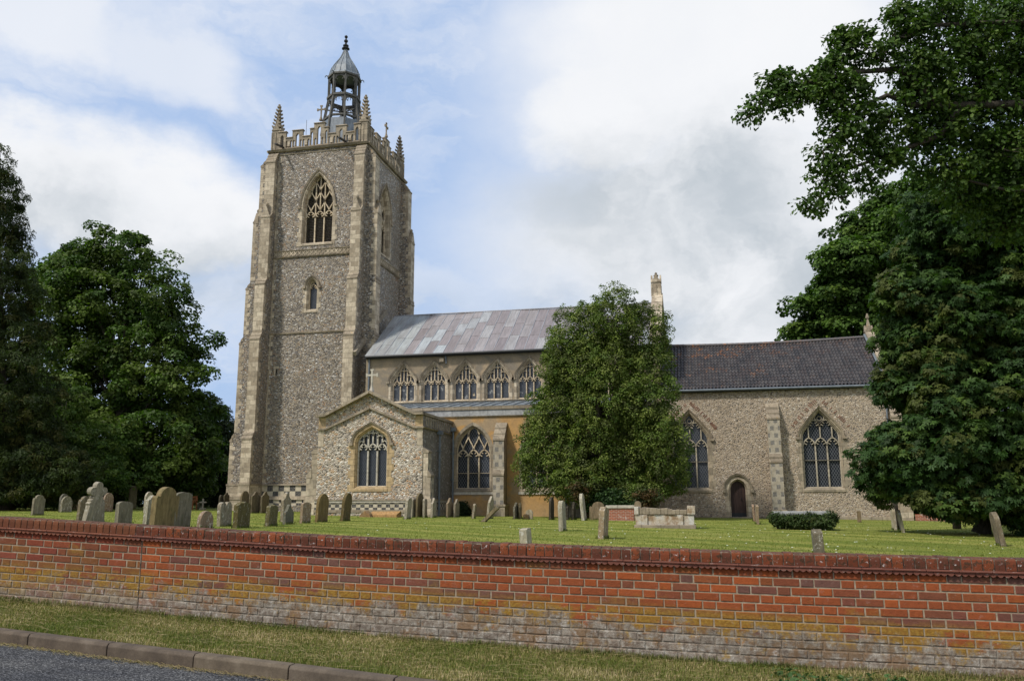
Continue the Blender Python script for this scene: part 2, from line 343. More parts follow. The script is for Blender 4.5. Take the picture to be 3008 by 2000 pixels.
wv = n.vmath('ADD', n.pos, n.vmath('SCALE', n.vmath('SUBTRACT', n.noise(n.pos, .12, 2, out=1), (.5, .5, .5)), 2.2))
ang = n.new('ShaderNodeVectorRotate', rotation_type='Z_AXIS'); n.put(ang.inputs['Vector'], wv); ang.inputs['Angle'].default_value = rad(24)
wv = ang.outputs[0]; sx = n.new('ShaderNodeSeparateXYZ'); n.l.new(wv, sx.inputs[0])
band = n.math('MULTIPLY', n.math('SINE', n.math('MULTIPLY', sx.outputs[1], 3.2)), .075)
st = n.math('ADD', n.noise(n.scale(wv, (.12, .75, 0)), 1.0, 5, .65), band)
st2 = n.noise(n.scale(wv, (.5, 1.6, 0)), 1.0, 5, .65)
c = n.ramp(st, [(.36, (.130, .168, .026)), (.5, (.195, .222, .040)), (.62, (.285, .28, .068))])
c = n.mix(n.math('MULTIPLY', n.sstep(st2, .52, .68), .45), c, (.36, .31, .12))
c = n.mix(n.math('MULTIPLY', n.sstep(n.noise(n.pos, .35, 4), .5, .65), .4), c, (.135, .170, .028))
c = n.mix(.5, c, n.ramp(n.noise(n.scale(n.pos, (1, .5, 1)), 26, 5, .75), [(.3, .22), (.7, .75)]), 'OVERLAY')
dz = n.sstep(n.noise(n.pos, 14, 1, .3), .80, .815)
c = n.mix(dz, c, (.6, .6, .5))
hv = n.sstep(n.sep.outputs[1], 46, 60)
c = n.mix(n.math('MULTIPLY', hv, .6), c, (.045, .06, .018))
fin(n, c, .95, n.noise(n.pos, 40, 4, .8), 1, .04, spec=.1)
m_, n = mat('verge_soil')
c = n.ramp(n.noise(n.pos, 9, 6, .7), [(.3, (.05, .052, .018)), (.5, (.10, .09, .035)), (.7, (.19, .145, .075))])
fin(n, c, 1, n.noise(n.pos, 60, 4, .8), 1, .02, spec=.1)
def leafmat(name, rough=.6, spec=.18, tr=.9):
    m, n = mat(name); a = attr(n)
    fin(n, a, rough, spec=spec, trans=n.mix(1, a, (1.1, 1.5, .5), 'MULTIPLY'))
leafmat('leaf'); leafmat('grass_blade', .6, .2)
m_, n = mat('bark')
c = n.ramp(n.noise(n.scale(n.pos, (4, 4, 1)), 3, 6, .7), [(.3, (.025, .022, .016)), (.6, (.075, .062, .045)), (.8, (.13, .115, .09))])
fin(n, c, .95, n.noise(n.scale(n.pos, (5, 5, 1)), 4, 5), .9, .04)
m_, n = mat('tile_red'); fin(n, n.mix(.4, attr(n), n.noise(n.pos, 20, 4), 'OVERLAY'), .9)
m_, n = mat('house_white'); fin(n, (.75, .74, .70), .8)
m_, n = mat('house_red'); fin(n, n.ramp(n.noise(n.pos, 4, 4), [(.3, (.20, .06, .035)), (.7, (.32, .10, .05))]), .9)

# ------------------------------------------------------------------ mesh helpers
class MB:
    def __init__(s): s.v = []; s.f = []; s.m = []; s.c = []; s.mats = []; s.col = (1, 1, 1)
    def mi(s, name):
        if name not in s.mats: s.mats.append(name)
        return s.mats.index(name)
    def add(s, vs, fs, mname):
        b = len(s.v); k = s.mi(mname); s.v += [tuple(x) for x in vs]
        for f in fs: s.f.append([i+b for i in f]); s.m.append(k); s.c.append(s.col)
        return s
    def box(s, x0, x1, y0, y1, z0, z1, mname, top=None):
        vs = [(x, y, z) for z in (z0, z1) for x, y in ((x0, y0), (x1, y0), (x1, y1), (x0, y1))]
        fs = [(0, 3, 2, 1), (4, 5, 6, 7), (0, 1, 5, 4), (1, 2, 6, 5), (2, 3, 7, 6), (3, 0, 4, 7)]
        s.add(vs, fs, mname); 
        if top: s.m[-5] = s.mi(top)
        return s
    def hexa(s, vs, mname):
        return s.add(vs, [(0, 3, 2, 1), (4, 5, 6, 7), (0, 1, 5, 4), (1, 2, 6, 5), (2, 3, 7, 6), (3, 0, 4, 7)], mname)
    def prism(s, poly, d, mname, side=None):
        """poly: list of 3D points (any plane), d: extrusion vector"""
        n = len(poly); p = [Vector(q) for q in poly]; d = Vector(d)
        tr = tessellate_polygon([p]); vs = p+[q+d for q in p]
        s.add(vs, [tuple(t) for t in tr]+[tuple(i+n for i in reversed(t)) for t in tr], mname)
        s.add(vs, [(i, (i+1) % n, (i+1) % n+n, i+n) for i in range(n)], side or mname)
        return s
    def tube(s, pts, rads, mname, seg=8, cap=True):
        pts = [Vector(p) for p in pts]
        if not hasattr(rads, '__len__'): rads = [rads]*len(pts)
        vs = []; fs = []; prev = None
        for i, p in enumerate(pts):
            t = (pts[min(i+1, len(pts)-1)]-pts[max(i-1, 0)]).normalized()
            a = (prev if prev is not None else (Vector((1, 0, 0)) if abs(t.x) < .8 else Vector((0, 1, 0))))
            a = (a-t*a.dot(t)).normalized(); prev = a; b = t.cross(a)
            for k in range(seg):
                q = 2*math.pi*k/seg; vs.append(p+(a*math.cos(q)+b*math.sin(q))*rads[i])
        for i in range(len(pts)-1):
            for k in range(seg):
                fs.append((i*seg+k, i*seg+(k+1) % seg, (i+1)*seg+(k+1) % seg, (i+1)*seg+k))
        if cap: fs += [tuple(reversed(range(seg))), tuple((len(pts)-1)*seg+k for k in range(seg))]
        return s.add(vs, fs, mname)
    def bar(s, a, b, w, d, mname, nrm=(0, -1, 0)):
        """square bar from a to b, width w across, depth d along nrm"""
        a = Vector(a); b = Vector(b); nrm = Vector(nrm); t = (b-a).normalized(); sd_ = t.cross(nrm).normalized()*w/2; nn = nrm*d/2
        vs = [a-sd_-nn, a+sd_-nn, a+sd_+nn, a-sd_+nn, b-sd_-nn, b+sd_-nn, b+sd_+nn, b-sd_+nn]
        return s.hexa(vs, mname)
    def lathe(s, cx, cy, prof, mname, seg=8, rot=0):
        vs = []; fs = []
        for r, z in prof:
            for k in range(seg):
                q = 2*math.pi*k/seg+rot; vs.append((cx+r*math.cos(q), cy+r*math.sin(q), z))
        for i in range(len(prof)-1):
            for k in range(seg): fs.append((i*seg+k, i*seg+(k+1) % seg, (i+1)*seg+(k+1) % seg, (i+1)*seg+k))
        fs += [tuple(reversed(range(seg))), tuple((len(prof)-1)*seg+k for k in range(seg))]
        return s.add(vs, fs, mname)
    def build(s, name, parent=None, loc=None, smooth=False, bevel=0, **tags):
        off = Vector(parent['_o']) if parent is not None else Vector(loc or (0, 0, 0))
        me = bpy.data.meshes.new(name); me.from_pydata([(x-off.x, y-off.y, z-off.z) for x, y, z in s.v], [], s.f)
        for k in s.mats: me.materials.append(MATS[k])
        me.polygons.foreach_set('material_index', s.m)
        if smooth: me.polygons.foreach_set('use_smooth', [True]*len(s.f))
        ca = me.attributes.new('Col', 'FLOAT_COLOR', 'CORNER')
        arr = np.ones((len(me.loops), 4), np.float32); arr[:, :3] = np.repeat(np.array(s.c, np.float32), [len(f) for f in s.f], 0)
        ca.data.foreach_set('color', arr.ravel()); me.update()
        o = bpy.data.objects.new(name, me); COL.objects.link(o)
        if parent is not None: o.parent = parent
        else: o.location = off
        o['_o'] = tuple(off)
        if bevel:
            b = o.modifiers.new('bevel', 'BEVEL'); b.width = bevel; b.segments = 2; b.limit_method = 'ANGLE'
        for k, v in tags.items(): o[k] = v
        return o
def thing(name, label, cat, loc, group=None):
    o = bpy.data.objects.new(name, None); COL.objects.link(o); o.location = loc; o['_o'] = tuple(loc)
    o['label'] = label; o['category'] = cat
    if group: o['group'] = group
    o.empty_display_size = .3
    return o

def lerp_tab(tab, x):
    if x <= tab[0][0]: (x0, a), (x1, b) = tab[0], tab[1]
    elif x >= tab[-1][0]: (x0, a), (x1, b) = tab[-2], tab[-1]
    else:
        for (x0, a), (x1, b) in zip(tab, tab[1:]):
            if x0 <= x <= x1: break
    return a+(b-a)*(x-x0)/(x1-x0)
WY = 8.3                                             # front face of the boundary wall
TOPZ = [(-20, 1.75), (-7.78, 1.46), (-6.01, 1.375), (-3.64, 1.265), (-1.83, 1.205), (.56, 1.145), (2.7, 1.11), (9, 1.03)]
BOTZ = [(-20, .93), (-7.7, .57), (-5.9, .455), (-3.6, .315), (-1.83, .23), (.5, .15), (2.6, .115), (9, .03)]
def ztop(x): return lerp_tab(TOPZ, x)
def zbot(x): return lerp_tab(BOTZ, x)
def ground(X, Y):
    xc = max(-40, min(30, X))
    far = .68-.0135*xc; near = .42-.033*max(-20, min(12, X))
    t = max(0, min(1, (Y-9)/34)); t = t*t*(3-2*t)*.5+t*.5
    return near+(far-near)*t
def hit(px, py):
    """where the ground is seen at this bearing: a point of the churchyard"""
    d = ray(px, py); Y = 9.0
    best = None
    while Y < 70:
        z = EYE+d.z*Y
        if z <= ground(d.x*Y, Y): return Vector((d.x*Y, Y, ground(d.x*Y, Y)))
        Y += .05
    return Vector((d.x*Y, Y, ground(d.x*Y, Y)))

# ------------------------------------------------------------------ ground
def sheet(name, xs, ys, zf, mname, **tags):
    b = MB(); vs = [(x, y, zf(x, y)) for y in ys for x in xs]; nx = len(xs)
    fs = [(j*nx+i, j*nx+i+1, (j+1)*nx+i+1, (j+1)*nx+i) for j in range(len(ys)-1) for i in range(nx-1)]
    b.add(vs, fs, mname); return b.build(name, smooth=True, **tags)
def kerbY(x): return 6.2-.145*(x+1.8) if x < 3 else 5.5
def roadz(x, y): return max(-.3, min(.9, .125-.037*x))
xs = [-900, -300, -120, -60, -40, -30] + [-24+1.5*i for i in range(40)] + [40, 60, 120, 300, 900]
def yard(x, y):
    if y > 60: return ground(x, 60)
    return ground(x, y)
sheet('churchyard_lawn', xs, [8.45, 9, 10, 12, 14, 17, 20, 24, 28, 32, 36, 40, 44, 48, 52, 56, 60, 70, 90, 140, 300, 1500], yard, 'lawn', kind='structure')
sheet('road', [-300, -60]+[-22+1*i for i in range(38)]+[40, 300], [-200, -30, -6, 0, 2, 4, 5, 6, 7, 8.3], lambda x, y: roadz(x, y), 'asphalt', kind='structure')
# verge between kerb and wall
vx = [-26+.4*i for i in range(110)]
b = MB(); vs = []
def vergez(x, t): 
    a = roadz(x, 0)+.10; c = zbot(x)-.005
    return a+(c-a)*(t**.8)+.018*mnoise.noise(Vector((x*1.7, t*3, 0)))
K = 7
for i, x in enumerate(vx):
    for j in range(K+1):
        t = j/K; vs.append((x, kerbY(x)+.05+(WY+.1-kerbY(x))*t, vergez(x, t)))
b.add(vs, [(i*(K+1)+j, (i+1)*(K+1)+j, (i+1)*(K+1)+j+1, i*(K+1)+j+1) for i in range(len(vx)-1) for j in range(K)], 'verge_soil')
b.build('verge', smooth=True, kind='structure')
# kerb stones, one run laid end to end
b = MB(); x = -25.0
kj = -6.86
x = kj-.915*20
while x < 6:
    x1 = x+.905; z0 = roadz(x, 0); z1 = roadz(x1, 0)
    g = random.uniform(.8, 1.25); b.col = (g, g*random.uniform(.95, 1.03), g*random.uniform(.9, 1.02))
    y0, y1 = kerbY(x), kerbY(x1); dj = random.uniform(-.004, .004)
    h = .112; vs = [(x, y0+dj, z0-.1), (x1, y1+dj, z1-.1), (x1, y1+.125, z1-.1), (x, y0+.125, z0-.1)]
    mid = [(x, y0+.004+dj, z0+h-.022), (x1, y1+.004+dj, z1+h-.022), (x1, y1+.125, z1+h), (x, y0+.125, z0+h)]
    tp = [(x, y0+.026+dj, z0+h), (x1, y1+.026+dj, z1+h)]
    b.add(vs+mid+tp, [(0, 1, 5, 4), (4, 5, 9, 8), (8, 9, 6, 7), (1, 2, 6, 9, 5), (0, 4, 8, 7, 3), (3, 7, 6, 2)], 'kerb_concrete')
    x = x1+.010
b.build('kerb', kind='structure', bevel=.006)

# grass of the verge: real blades
def blades(name, n, region, length, width, cols, lay, seed, **tags):
    rs = np.random.RandomState(seed)
    X, Yv, Z = region(rs, n)
    n = len(X)
    ang = rs.uniform(0, 2*np.pi, n); L = length*rs.uniform(.5, 1.5, n)
    tilt = rs.uniform(.1, 1, n)*lay
    dx = np.cos(ang)*np.sin(tilt)*L; dy = np.sin(ang)*np.sin(tilt)*L; dz = np.cos(tilt)*L
    wx = -np.sin(ang)*width/2; wy = np.cos(ang)*width/2
    v = np.zeros((n, 5, 3), np.float32)
    v[:, 0] = np.stack([X-wx, Yv-wy, Z-.01], 1); v[:, 1] = np.stack([X+wx, Yv+wy, Z-.01], 1)
    v[:, 2] = np.stack([X+dx*.45+wx*.8, Yv+dy*.45+wy*.8, Z+dz*.6], 1); v[:, 3] = np.stack([X+dx*.45-wx*.8, Yv+dy*.45-wy*.8, Z+dz*.6], 1)
    v[:, 4] = np.stack([X+dx, Yv+dy, Z+dz*.85], 1)
    me = bpy.data.meshes.new(name); me.vertices.add(n*5); me.vertices.foreach_set('co', v.ravel())
    idx = np.arange(n)[:, None]*5
    loops = np.concatenate([idx+np.array([[0, 1, 2, 3]]), idx+np.array([[3, 2, 4]])], 1).astype(np.int32)
    me.loops.add(n*7); me.loops.foreach_set('vertex_index', loops.ravel())
    st = (np.arange(n)[:, None]*7+np.array([[0, 4]])).ravel().astype(np.int32)
    me.polygons.add(n*2); me.polygons.foreach_set('loop_start', st); 
    me.materials.append(MATS['grass_blade']); me.update(calc_edges=True)
    pal = np.array([c for c, _ in cols], np.float32); pr = np.array([p for _, p in cols]); pr = pr/pr.sum()
    # dry patches
    pn = np.array([mnoise.noise(Vector((a*1.1, b_*1.6, 3))) for a, b_ in zip(X[::1], Yv[::1])])
    r = rs.rand(n)*.85+(pn*.5+.07)
    cum = np.cumsum(pr); ci = np.clip(np.searchsorted(cum, np.clip(r, 0, .999)), 0, len(cols)-1)
    c = pal[ci]*rs.uniform(.7, 1.3, (n, 1))
    ca = me.attributes.new('Col', 'FLOAT_COLOR', 'POINT'); arr = np.ones((n, 5, 4), np.float32); arr[:, :, :3] = c[:, None, :]
    ca.data.foreach_set('color', arr.ravel())
    o = bpy.data.objects.new(name, me); COL.objects.link(o)
    for k, q in tags.items(): o[k] = q
    return o
def reg_verge(rs, n):
    t = rs.rand(n); X = rs.uniform(-10.5, 4.5, n); ky = np.array([kerbY(x) for x in X])
    Yv = ky+.12+(WY-.02-ky-.12)*t
    Z = np.array([vergez(x, (y-k-.05)/(WY+.1-k)) for x, y, k in zip(X, Yv, ky)]); return X, Yv, Z
GC = [((.085, .115, .020), 1.3), ((.125, .155, .028), 2.3), ((.17, .175, .042), 2.2), ((.25, .20, .08), 1.9), ((.36, .27, .135), 1.3), ((.52, .41, .24), .7)]
blades('verge_grass', 270000, reg_verge, .036, .0042, GC, 1.25, 3, kind='stuff', label='rough mown grass of the roadside verge', category='grass')
def reg_tuft(rs, n):
    X = rs.uniform(-10.5, 4.5, n); cl_ = np.array([mnoise.noise(Vector((x*2.3, 0, 9))) for x in X]); keep = cl_ > -.3; X = X[keep]
    Yv = WY-.015-np.abs(rs.normal(0, .05, len(X))); Z = np.array([vergez(x, .98) for x in X]); return X, Yv, Z
blades('wall_foot_grass', 15000, reg_tuft, .062, .0055, [((.07, .095, .022), 1), ((.12, .135, .035), 2), ((.2, .17, .08), 2), ((.3, .24, .13), 1)], 1.05, 5, kind='stuff', label='taller grass tufts growing along the foot of the brick wall', category='grass')
def straw(name, n, reg, L, seed, label):
    rs = random.Random(seed); b = MB()
    for _ in range(n):
        x, y, z = reg(rs); a = rs.gauss(0, .8)+(math.pi if rs.random() < .5 else 0); l = L*rs.uniform(.4, 1.4); g = rs.uniform(.6, 1.1)
        b.col = (.42*g, .32*g, .17*g); dx, dy = math.cos(a)*l, math.sin(a)*l*.5; w_ = .0022; k = rs.uniform(.0, .02)
        b.add([(x, y-w_, z), (x, y+w_, z+.001), (x+dx*.5, y+dy*.5+w_, z+k), (x+dx*.5, y+dy*.5-w_, z+k), (x+dx, y+dy+w_, z+.004), (x+dx, y+dy-w_, z+.004)],
              [(0, 1, 2, 3), (3, 2, 4, 5)], 'grass_blade')
    return b.build(name, kind='stuff', label=label, category='straw')
def rk(rs):
    x = rs.uniform(-9.5, -1.2); dens = mnoise.noise(Vector((x*1.3, 0, 0)))
    return x, kerbY(x)-.012-abs(rs.gauss(0, .035))*(1.3+dens), roadz(x, 0)+.004
straw('kerb_straw', 2200, rk, .055, 4, 'dry cut straw lying along the gutter below the kerb')
def rv(rs):
    x = rs.uniform(-10, 4); t = rs.random(); return x, kerbY(x)+.15+(WY-.1-kerbY(x))*t*.95, vergez(x, t)+.03
straw('verge_straw', 1500, rv, .17, 6, 'dry mown straw scattered over the verge grass')

# ------------------------------------------------------------------ foreground brick wall
wall = thing('brick_wall', 'long red brick churchyard wall with rounded brick coping and scalloped tile course above the verge', 'wall', (-2, WY, .3))
rs = random.Random(11)
X0, X1 = -14.0, 8.0; JX = -5.93                      # movement joint
RED = [(.245, .062, .019), (.27, .068, .020), (.225, .060, .021), (.20, .058, .026), (.235, .060, .020), (.18, .060, .030), (.25, .064, .019), (.29, .070, .018), (.22, .066, .022), (.25, .064, .021)]
NEW = [(.20, .046, .021), (.17, .040, .022), (.22, .056, .022), (.165, .052, .022), (.19, .05, .027)]
bw = MB(); mo = MB()
P = .0765
def brick(b, x0, x1, zt0, zt1, h, yf, yb, bev=.005, mname='wall_brick'):
    jy = rs.uniform(-.002, .0025); e = bev
    # front face with chamfered arris
    zb0, zb1 = zt0-h, zt1-h
    vs = [(x0, yf+jy+e, zb0), (x1, yf+jy+e, zb1), (x1, yf+jy+e, zt1), (x0, yf+jy+e, zt0),
          (x0+e, yf+jy, zb0+e), (x1-e, yf+jy, zb1+e), (x1-e, yf+jy, zt1-e), (x0+e, yf+jy, zt0-e),
          (x0, yb, zb0), (x1, yb, zb1), (x1, yb, zt1), (x0, yb, zt0)]
    b.add(vs, [(4, 5, 6, 7), (0, 1, 5, 4), (1, 2, 6, 5), (2, 3, 7, 6), (3, 0, 4, 7), (3, 2, 10, 11), (0, 8, 9, 1), (1, 9, 10, 2), (0, 3, 11, 8)], mname)
for side in (0, 1):
    xa, xb = (X0, JX-.004) if side == 0 else (JX+.004, X1)
    off0 = .155; wob = {}
    for r in range(13):
        x = xa-(.176 if r % 2 else .0) if side == 1 else xb+(.176 if r % 2 else .0)
        k = 0
        while (x < xb) if side == 1 else (x > xa):
            L = (.221 if k % 2 == 0 else .107)+rs.uniform(-.004, .004); jt = .0115+rs.uniform(-.002, .004)
            if side == 1: a, c = x, x+L; x = c+jt
            else: a, c = x-L, x; x = a-jt
            a2, c2 = max(a, xa), min(c, xb)
            k += 1
            if c2-a2 < .03: continue
            pal = NEW if side == 0 else RED
            c_ = rs.choice(pal); g = rs.uniform(.92, 1.08)
            if side == 1 and mnoise.noise(Vector((a*.6, r*.5, 4))) > .10 and rs.random() < .6: c_ = rs.choice([(.15, .056, .038), (.175, .058, .036), (.14, .065, .048)])
            if side == 0 and r in (8, 9) : c_ = rs.choice([(.19, .12, .04), (.16, .105, .055), (.16, .065, .042)])
            if side == 0 and 2 <= r <= 4 and rs.random() < .5: c_ = (.18, .07, .022)
            bw.col = tuple(q*g for q in c_)
            w1 = .003*mnoise.noise(Vector((a*2, r, 1))); t0 = ztop(a2)-off0-r*P+w1; t1 = ztop(c2)-off0-r*P+.003*mnoise.noise(Vector((c*2, r, 1)))
            if t0 < zbot(a2)-.12: continue
            brick(bw, a2, c2, t0, t1, P-.0115+rs.uniform(-.002, .001), WY, WY+.05)
bw.build('brickwork', wall, smooth=False)
mo = MB(); n_ = 120
xx = [X0+(X1-X0)*i/n_ for i in range(n_+1)]
vs = []
for x in xx: vs += [(x, WY+.0065, zbot(x)-.3), (x, WY+.0065, ztop(x)-.14), (x, WY+.21, ztop(x)-.14), (x, WY+.21, zbot(x)-.3)]
mo.add(vs, [(i*4+j, (i+1)*4+j, (i+1)*4+(j+1) % 4, i*4+(j+1) % 4) for i in range(n_) for j in range(3)], 'wall_mortar')
mo.build('mortar_bed', wall)
# dark joint
b = MB(); b.bar((JX, WY+.004, zbot(JX)-.05), (JX-.01, WY+.004, ztop(JX)-.01), .006, .012, 'coping_joint'); b.build('movement_joint', wall)
# scalloped tile course, plain tile course, brick on edge coping
sc_ = MB(); x = X0
while x < X1:
    for side_w, k in ((.165, 0),):
        wd = side_w; N_ = 12; zt = ztop(x)
        fr = []; 
        for i in range(N_+1):
            u_ = i/N_; xx_ = x+wd*u_; dn = .016+.018*abs(math.sin(math.pi*u_*3))
            fr.append((xx_, ztop(xx_)-.131, ztop(xx_)-.131-dn))
        yf = WY-.030+rs.uniform(-.003, .003)
        vs = [(a, yf, t) for a, t, d in fr]+[(a, yf, d) for a, t, d in fr]+[(a, WY+.02, d) for a, t, d in fr]+[(a, WY+.02, t+.004) for a, t, d in fr]
        M_ = N_+1; fs = []
        for i in range(N_): fs += [(i, i+M_, i+M_+1, i+1), (i+M_, i+2*M_, i+2*M_+1, i+M_+1), (i, i+1, i+1+3*M_, i+3*M_)]
        sc_.add(vs, fs, 'creasing_tile')
    x += .168
sc_.build('scalloped_tile_course', wall)
tl = MB(); x = X0
while x < X1:
    a, c = x, x+.262; d = rs.uniform(-.003, .003); za, zc = ztop(a)-.112, ztop(c)-.112
    tl.hexa([(a, WY-.042+d, za-.017), (c, WY-.042+d, zc-.017), (c, WY+.23, zc-.017), (a, WY+.23, za-.017), (a, WY-.042+d, za), (c, WY-.042+d, zc), (c, WY+.23, zc), (a, WY+.23, za)], 'creasing_tile')
    x += .265
tl.build('tile_course', wall, bevel=.004)
cp = MB(); x = X0
while x < X1:
    old = x > -6.01
    wd = (.083 if old else .0725)+rs.uniform(-.004, .004)*(1 if old else .4); jt = .009
    a, c = x, x+wd; z0, z1 = ztop(a), ztop(c); jz = rs.uniform(-.004, .003)*(1 if old else .3); dy = rs.uniform(-.004, .004)*(1 if old else .3)
    cc = rs.choice([(.195, .042, .020), (.165, .036, .018), (.14, .033, .019), (.22, .048, .02), (.115, .03, .02)] if old else [(.155, .044, .022), (.135, .037, .020)])
    g = rs.uniform(.85, 1.15); cp.col = tuple(q*g for q in cc)
    N_ = 7; ring = []
    prof = [(-.012, -.108), (-.014, -.05), (-.010, -.022), (.004, -.006), (.03, 0), (.18, 0), (.206, -.02), (.212, -.108)]
    vs = [(a, WY+p+dy, z0+q+jz) for p, q in prof]+[(c, WY+p+dy, z1+q+jz) for p, q in prof]
    M_ = len(prof)
    cp.add(vs, [(i, i+1, i+1+M_, i+M_) for i in range(M_-1)]+[tuple(reversed(range(M_))), tuple(range(M_, 2*M_))], 'coping_brick')
    x = c+jt
cp.build('coping', wall, bevel=.004)
b = MB(); vs = []
for x in xx: vs += [(x, WY-.004, ztop(x)-.109), (x, WY-.004, ztop(x)-.012), (x, WY+.2, ztop(x)-.010), (x, WY+.2, ztop(x)-.109)]
b.add(vs, [(i*4+j, (i+1)*4+j, (i+1)*4+(j+1) % 4, i*4+(j+1) % 4) for i in range(n_) for j in range(3)], 'coping_joint')
b.build('coping_mortar', wall)
#CHURCH#
# ------------------------------------------------------------------ church helpers
class Fr:
    def __init__(s, o, u, n): s.o = Vector(o); s.u = Vector(u); s.n = Vector(n)
    def P(s, u, z, d=0): 
        p = s.o+s.u*u+s.n*d; return Vector((p.x, p.y, z))
def south(Y): return Fr((0, Y, 0), (1, 0, 0), (0, -1, 0))
def east(X): return Fr((X, 0, 0), (0, 1, 0), (1, 0, 0))
def west(X): return Fr((X, 0, 0), (0, -1, 0), (-1, 0, 0))
def north(Y): return Fr((0, Y, 0), (-1, 0, 0), (0, 1, 0))

def slab(b, F, outer, holes, d0, d1, mname, side=None, back=True, skirt=True):
    loops = [outer]+list(holes)
    flat = [p for l in loops for p in l]; n = len(flat)
    tr = tessellate_polygon([[Vector((u, z, 0)) for u, z in l] for l in loops])
    vs = [F.P(u, z, d1) for u, z in flat]+[F.P(u, z, d0) for u, z in flat]
    b.add(vs, [tuple(t) for t in tr]+([tuple(i+n for i in t) for t in tr] if back else []), mname)
    k = 0; fs = []
    for li_, l in enumerate(loops):
        m = len(l)
        if li_ == 0 and not skirt: k += m; continue
        fs += [(k+i, k+(i+1) % m, k+(i+1) % m+n, k+i+n) for i in range(m)]; k += m
    b.add(vs, fs, side or mname); return b
def arch(a, h, kind='two', off=0, seg=9, r=None):
    """right half of a pointed arch from the springing (a,0) up to the apex (0,h)"""
    pts = []
    if kind == 'two':
        R = (a*a+h*h)/(2*a); c = a-R; R2 = R+off; t1 = math.acos(max(-1, min(1, -c/R2)))
        for i in range(seg+1):
            t = t1*i/seg; pts.append((c+R2*math.cos(t), R2*math.sin(t)))
        pts[-1] = (0, pts[-1][1])
    else:
        r = (r or a*.45)+off; a2 = a+off; h2 = h+off*1.12; cx = a2-r
        D = math.hypot(cx, h2); al = math.atan2(h2, -cx); be = math.acos(r/D); t1 = al-be
        for i in range(seg-1):
            t = t1*i/(seg-2); pts.append((cx+r*math.cos(t), r*math.sin(t)))
        x0, z0 = pts[-1]
        pts.append(((x0)*.5, z0+(h2-z0)*.54)); pts.append((0, h2))
    return pts
def outline(uc, a, sill, spring, apex, kind, off=0, r=None, soff=None):
    A = arch(a, apex-spring, kind, off, r=r)
    s_ = sill-(off if soff is None else soff)
    return [(uc-a-off, s_), (uc+a+off, s_)]+[(uc+x, spring+z) for x, z in A]+[(uc-x, spring+z) for x, z in reversed(A[:-1])]
def loft(b, F, la, da, lb, db, mname):
    n = len(la); vs = [F.P(u, z, da) for u, z in la]+[F.P(u, z, db) for u, z in lb]
    b.add(vs, [(i, (i+1) % n, (i+1) % n+n, i+n) for i in range(n)], mname)

